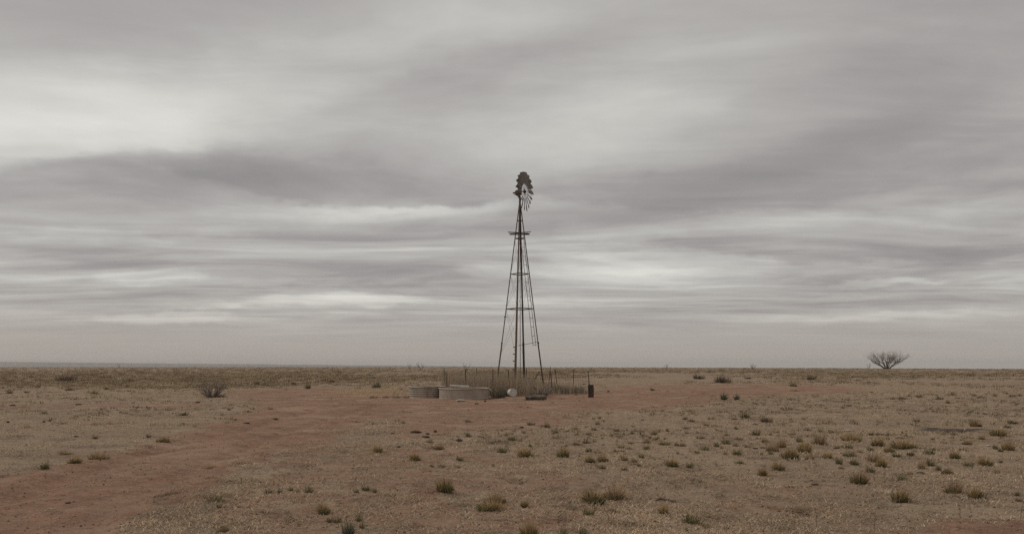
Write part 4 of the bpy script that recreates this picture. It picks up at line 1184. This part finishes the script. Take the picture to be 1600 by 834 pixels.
# thin dry stalks standing in the foreground
for (px, py, hpx, label) in [(378.5, 758.5, 14, "thin bare forked stalk right of the red track"), (1193, 836, 18, "dark bare stalk at the bottom edge right of centre"), (1240, 825, 30, "thin dry stalk in the right foreground, leftmost of three"),
                             (1276, 820, 26, "thin dry stalk in the right foreground, middle of three"), (1366, 822, 32, "pale dry stalk in the right foreground, rightmost of three"), (1500, 812, 26, "slender pale stalk near the bottom right corner"), (1594, 808, 30, "thin brown stalk at the right border of the foreground")]:
    g = place(px, py); mm = mpp(g.y); rg = random.Random(int(px)); mb = MB(); Hh = hpx * mm
    l = rg.uniform(-0.15, 0.25)
    mb.path([(0, 0, -0.02), (l * Hh * 0.3, 0, Hh * 0.5), (l * Hh, 0, Hh)], [0.0035, 0.0028, 0.0016], 4, (0.20, 0.15, 0.10))
    for j in range(5):
        t_ = rg.uniform(0.3, 0.9); s_ = rg.choice((-1, 1))
        mb.tube((l * Hh * t_, 0, Hh * t_), (l * Hh * t_ + s_ * Hh * 0.2, rg.uniform(-0.04, 0.04), Hh * (t_ + 0.18)), 0.002, 0.001, 3, True, (0.18, 0.135, 0.09))
    tag(mb.build("dry_stalk", M['twig'], colours=True, loc=g), label, "stalk", "dry stalks in the foreground")

# ================================================================== GRASS (nobody could count it)
def blades(name, x, y, z, length, tilt, azim, width, colr, mat, kind='stuff', label=None, cat=None, curve=0.5):
    n = len(x)
    dirx, diry = np.cos(azim), np.sin(azim)
    sx, sy = -diry * width, dirx * width
    mx = x + dirx * np.sin(tilt) * length * 0.5; my = y + diry * np.sin(tilt) * length * 0.5
    mz = z + np.cos(tilt) * length * (0.5 + 0.15 * curve)
    ex = x + dirx * np.sin(tilt) * length; ey = y + diry * np.sin(tilt) * length; ez = z + np.cos(tilt) * length
    V = np.stack([np.stack([x - sx, y - sy, z - 0.01], -1), np.stack([x + sx, y + sy, z - 0.01], -1),
                  np.stack([mx + sx * 0.8, my + sy * 0.8, mz], -1), np.stack([mx - sx * 0.8, my - sy * 0.8, mz], -1), np.stack([ex, ey, ez], -1)], 1).reshape(-1, 3)
    b = np.arange(n)[:, None] * 5
    loops = np.concatenate([b + np.array([0, 1, 2, 3]), b + np.array([3, 2, 4])], 1)
    me = bpy.data.meshes.new(name)
    me.vertices.add(n * 5); me.vertices.foreach_set("co", V.astype(np.float32).ravel())
    me.loops.add(n * 7); me.loops.foreach_set("vertex_index", loops.astype(np.int32).ravel())
    me.polygons.add(n * 2)
    ls = (np.arange(n)[:, None] * 7 + np.array([0, 4])).ravel()
    me.polygons.foreach_set("loop_start", ls.astype(np.int32))
    me.update(calc_edges=True)
    at = me.color_attributes.new("Col", 'FLOAT_COLOR', 'POINT')
    c = np.ones((n, 5, 4), np.float32); c[:, :, :3] = colr[:, None, :]
    at.data.foreach_set("color", c.ravel())
    me.materials.append(mat)
    o = bpy.data.objects.new(name, me); link(o)
    tag(o, label, cat, None, kind)
    return o
def polar(n, r0, r1, half, power):
    u = RNG.random(n)
    e = 2 - power
    r = (r0 ** e + u * (r1 ** e - r0 ** e)) ** (1 / e) if abs(e) > 1e-6 else r0 * (r1 / r0) ** u
    a = np.radians(RNG.uniform(-half, half, n))
    return np.sin(a) * r, np.cos(a) * r
def palette(n, pal, jitter=0.15):
    p = np.array(pal)[RNG.integers(0, len(pal), n)]
    return p * (1 + RNG.uniform(-jitter, jitter, (n, 1)))
STRAW = [(0.614, 0.461, 0.320), (0.491, 0.368, 0.259), (0.408, 0.310, 0.225), (0.700, 0.588, 0.408), (0.300, 0.220, 0.156), (0.546, 0.380, 0.251)]
# matted short grass
x, y = polar(640000, 6.2, 95, 40, 2.2)
cl = 0.8 * fbm(x * 2.3, y * 2.3, 3) + 0.75 * fbm(x * 0.7 + 40, y * 0.7, 3)
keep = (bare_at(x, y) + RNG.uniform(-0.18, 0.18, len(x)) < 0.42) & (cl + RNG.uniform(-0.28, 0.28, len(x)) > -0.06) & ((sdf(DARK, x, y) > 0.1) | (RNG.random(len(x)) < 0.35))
x, y = x[keep], y[keep]; n = len(x); d = np.hypot(x, y)
tone = (1 + 0.35 * fbm(x * 0.6 + 9, y * 0.6, 3))[:, None]
blades("matted_dry_grass", x, y, height(x, y), RNG.uniform(0.025, 0.085, n) * (1 + d / 90), RNG.uniform(1.0, 1.56, n), RNG.uniform(0, 6.283, n), RNG.uniform(0.0012, 0.003, n) * (1 + d / 14),
       palette(n, STRAW) * tone, M['dry'], label="short matted straw-coloured grass over the plain", cat="grass")
# scraps of dry grass on the bare soil
x, y = polar(70000, 6.2, 75, 40, 2.3)
keep = (fbm(x * 0.9 + 3, y * 0.9, 3) + RNG.uniform(-0.35, 0.35, len(x)) > 0.10)
x, y = x[keep], y[keep]; n = len(x); d = np.hypot(x, y)
blades("straw_litter", x, y, height(x, y) + 0.004, RNG.uniform(0.03, 0.12, n), RNG.uniform(1.2, 1.55, n), RNG.uniform(0, 6.283, n), RNG.uniform(0.0015, 0.003, n) * (1 + d / 25),
       palette(n, [(0.42, 0.31, 0.215), (0.36, 0.26, 0.18), (0.15, 0.10, 0.07), (0.50, 0.385, 0.27), (0.30, 0.21, 0.145)]), M['dry'], label="scraps of straw scattered over the bare red soil", cat="straw litter")
# rough bunch grass that closes the plain towards the horizon
cx, cy = polar(52000, 30, 1100, 42, 2.5)
pyx = HOR + CAM_H * FPX / np.maximum(cy, 1)
pb = bare_at(cx, cy)
lim = 86 + 75 * fbm(cx * 0.03, cy * 0.03, 3) - 20 * sstep(-10, -40, cx) * 0
keep = (pb < 0.3) & ((np.hypot(cx, cy) > lim) | (RNG.random(len(cx)) < 0.05 + 0.36 * sstep(34, 100, np.hypot(cx, cy)))) & ((fbm(cx * 0.035, cy * 0.012, 3) + RNG.uniform(-0.25, 0.25, len(cx))) > -0.22)
cx, cy = cx[keep], cy[keep]; nc = len(cx); per = 16
cd = np.hypot(cx, cy)
size = RNG.uniform(0.12, 0.40, nc) * (1 + cd / 900) * (0.32 + 0.68 * sstep(45, 130, cd))
darkc = RNG.random(nc) < 0.30
pal = np.where(darkc[:, None], palette(nc, [(0.13, 0.105, 0.060), (0.10, 0.082, 0.048), (0.165, 0.13, 0.078)]), palette(nc, [(0.40, 0.305, 0.195), (0.34, 0.26, 0.168), (0.46, 0.355, 0.23), (0.30, 0.23, 0.15)]))
x = np.repeat(cx, per) + RNG.normal(0, 0.34, nc * per) * np.repeat(size / 0.30, per); y = np.repeat(cy, per) + RNG.normal(0, 0.22, nc * per)
n = len(x)
blades("bunch_grass", x, y, height(x, y), np.repeat(size, per) * RNG.uniform(0.4, 1.1, n), RNG.uniform(0.2, 1.25, n), RNG.uniform(0, 6.283, n), RNG.uniform(0.008, 0.016, n) * (1 + np.repeat(cd, per) / 160),
       np.repeat(pal, per, 0) * RNG.uniform(0.85, 1.15, (n, 1)), M['dry'], label="rough tan bunch grass covering the far plain to the horizon", cat="grass")
# clods and pebbles in the soil
x, y = polar(9000, 6.5, 55, 40, 2.0)
n = len(x); rr = RNG.uniform(0.005, 0.015, n) * (1 + np.hypot(x, y) / 50)
z = height(x, y)
oc = np.array([(1, 0, 0), (0, 1, 0), (-1, 0, 0), (0, -1, 0), (0, 0, 0.8), (0, 0, -0.5)])
V = (np.stack([x, y, z], -1)[:, None, :] + oc[None] * (rr[:, None] * RNG.uniform(0.6, 1.4, (n, 6)))[:, :, None]).reshape(-1, 3)
tri = np.array([(0, 1, 4), (1, 2, 4), (2, 3, 4), (3, 0, 4), (1, 0, 5), (2, 1, 5), (3, 2, 5), (0, 3, 5)])
F = (np.arange(n)[:, None, None] * 6 + tri[None]).reshape(-1)
me = bpy.data.meshes.new("soil_clods"); me.vertices.add(n * 6); me.vertices.foreach_set("co", V.astype(np.float32).ravel())
me.loops.add(len(F)); me.loops.foreach_set("vertex_index", F.astype(np.int32)); me.polygons.add(len(F) // 3)
me.polygons.foreach_set("loop_start", (np.arange(len(F) // 3) * 3).astype(np.int32)); me.update(calc_edges=True)
at = me.color_attributes.new("Col", 'FLOAT_COLOR', 'POINT'); c = np.ones((n, 6, 4), np.float32)
c[:, :, :3] = palette(n, [(0.13, 0.085, 0.06), (0.10, 0.068, 0.05), (0.22, 0.14, 0.095), (0.30, 0.20, 0.14), (0.16, 0.105, 0.075), (0.42, 0.34, 0.27)])[:, None, :]
at.data.foreach_set("color", c.ravel()); me.materials.append(M['twig'])
tag(link(bpy.data.objects.new("soil_clods", me)), "crumbs of dark soil and small pebbles over the plain", "clods", None, 'stuff')
# flattened mats of old grass
cx, cy = polar(1500, 7, 60, 40, 1.9)
keep = (bare_at(cx, cy) < 0.97) & (fbm(cx * 0.5 + 70, cy * 0.5, 3) + RNG.uniform(-0.3, 0.3, len(cx)) > 0.05)
cx, cy = cx[keep], cy[keep]; nc = len(cx); per = 46
size = RNG.uniform(0.06, 0.22, nc); dirn = RNG.uniform(0, 6.283, nc)
x = np.repeat(cx, per) + RNG.normal(0, 1.0, nc * per) * np.repeat(size, per); y = np.repeat(cy, per) + RNG.normal(0, 1.3, nc * per) * np.repeat(size, per)
n = len(x); rel = np.hypot(x - np.repeat(cx, per), y - np.repeat(cy, per)) / np.repeat(size, per)
blades("flattened_grass", x, y, height(x, y) + 0.035 * np.exp(-rel ** 2), RNG.uniform(0.06, 0.16, n), RNG.uniform(1.15, 1.6, n), np.repeat(dirn, per) + RNG.normal(0, 0.7, n), RNG.uniform(0.002, 0.0045, n) * (1 + np.hypot(x, y) / 25),
       np.repeat(palette(nc, [(0.52, 0.41, 0.29), (0.40, 0.31, 0.22), (0.30, 0.245, 0.175), (0.24, 0.19, 0.135), (0.46, 0.34, 0.22)], 0.1), per, 0) * RNG.uniform(0.7, 1.2, (n, 1)), M['dry'], label="flattened mats of bleached dead grass on the plain", cat="grass")
# seedling tufts between the clumps
cx, cy = polar(15000, 8, 60, 40, 1.6)
right = sstep(-0.05, 0.25, cx / cy)
keep = (bare_at(cx, cy) < 0.5) & (fbm(cx * 0.35 + 2, cy * 0.35, 3) + RNG.uniform(-0.3, 0.3, len(cx)) + 0.36 * right * sstep(11, 16, cy) > 0.24) & (np.abs(cy - 22) > 0.8)
cx, cy = cx[keep], cy[keep]; nc = len(cx); per = 12
size = RNG.uniform(0.02, 0.085, nc) * (0.45 + 1.05 * sstep(10, 24, cy))
pal = palette(nc, OLIVE + OLIVE + GREEN[3:] + BROWN, 0.2)
x = np.repeat(cx, per) + RNG.normal(0, 0.45, nc * per) * np.repeat(size, per); y = np.repeat(cy, per) + RNG.normal(0, 0.45, nc * per) * np.repeat(size, per)
n = len(x)
blades("seedling_tufts", x, y, height(x, y), np.repeat(size, per) * RNG.uniform(0.5, 1.15, n), RNG.uniform(0.2, 1.35, n), RNG.uniform(0, 6.283, n), np.repeat(size, per) * RNG.uniform(0.04, 0.09, n),
       np.repeat(pal, per, 0) * RNG.uniform(0.8, 1.2, (n, 1)), M['dry'], label="tiny olive seedling tufts sprinkled between the bigger clumps", cat="grass")
# pale straw lying left of the tanks
n = 5000
gx, gy = ground_px(585, 611)
x = gx + RNG.normal(0, 1.3, n); y = gy + RNG.normal(0, 5.0, n)
blades("pale_straw", x, y, height(x, y) + 0.01, RNG.uniform(0.08, 0.25, n), RNG.uniform(0.9, 1.5, n), RNG.uniform(0, 6.283, n), RNG.uniform(0.004, 0.009, n),
       palette(n, [(0.58, 0.45, 0.28), (0.50, 0.38, 0.235), (0.64, 0.51, 0.33)]), M['dry'], label="pale yellow straw on the ground left of the corrugated tank", cat="straw")
# tall dead grass inside the fence
n = 30000
x = RNG.uniform(-4.1, 4.4, n); y = RNG.uniform(d1 + 4.6, d1 + 16.0, n)
edge = np.clip((2.6 - x) / 2.2, 0.0, 1.0)
keep = (RNG.random(n) < 0.30 + 0.70 * edge) & (fbm(x * 1.1, y * 0.8, 2) + RNG.uniform(-0.4, 0.4, n) > -0.25)
x, y, edge = x[keep], y[keep], edge[keep]; n = len(x)
hgt = (0.55 + 0.74 * edge) * RNG.uniform(0.55, 1.12, n) * (1 + 0.3 * fbm(x * 0.8, y * 0.5, 2))
blades("tall_dead_grass", x, y, height(x, y), hgt, np.abs(RNG.normal(0, 0.16, n)), RNG.uniform(0, 6.283, n), RNG.uniform(0.003, 0.008, n),
       palette(n, [(0.48, 0.39, 0.285), (0.40, 0.325, 0.24), (0.60, 0.495, 0.365), (0.30, 0.245, 0.185), (0.42, 0.315, 0.23)]), M['dry'], label="tall dead brown grass growing inside the windmill fence", cat="grass")
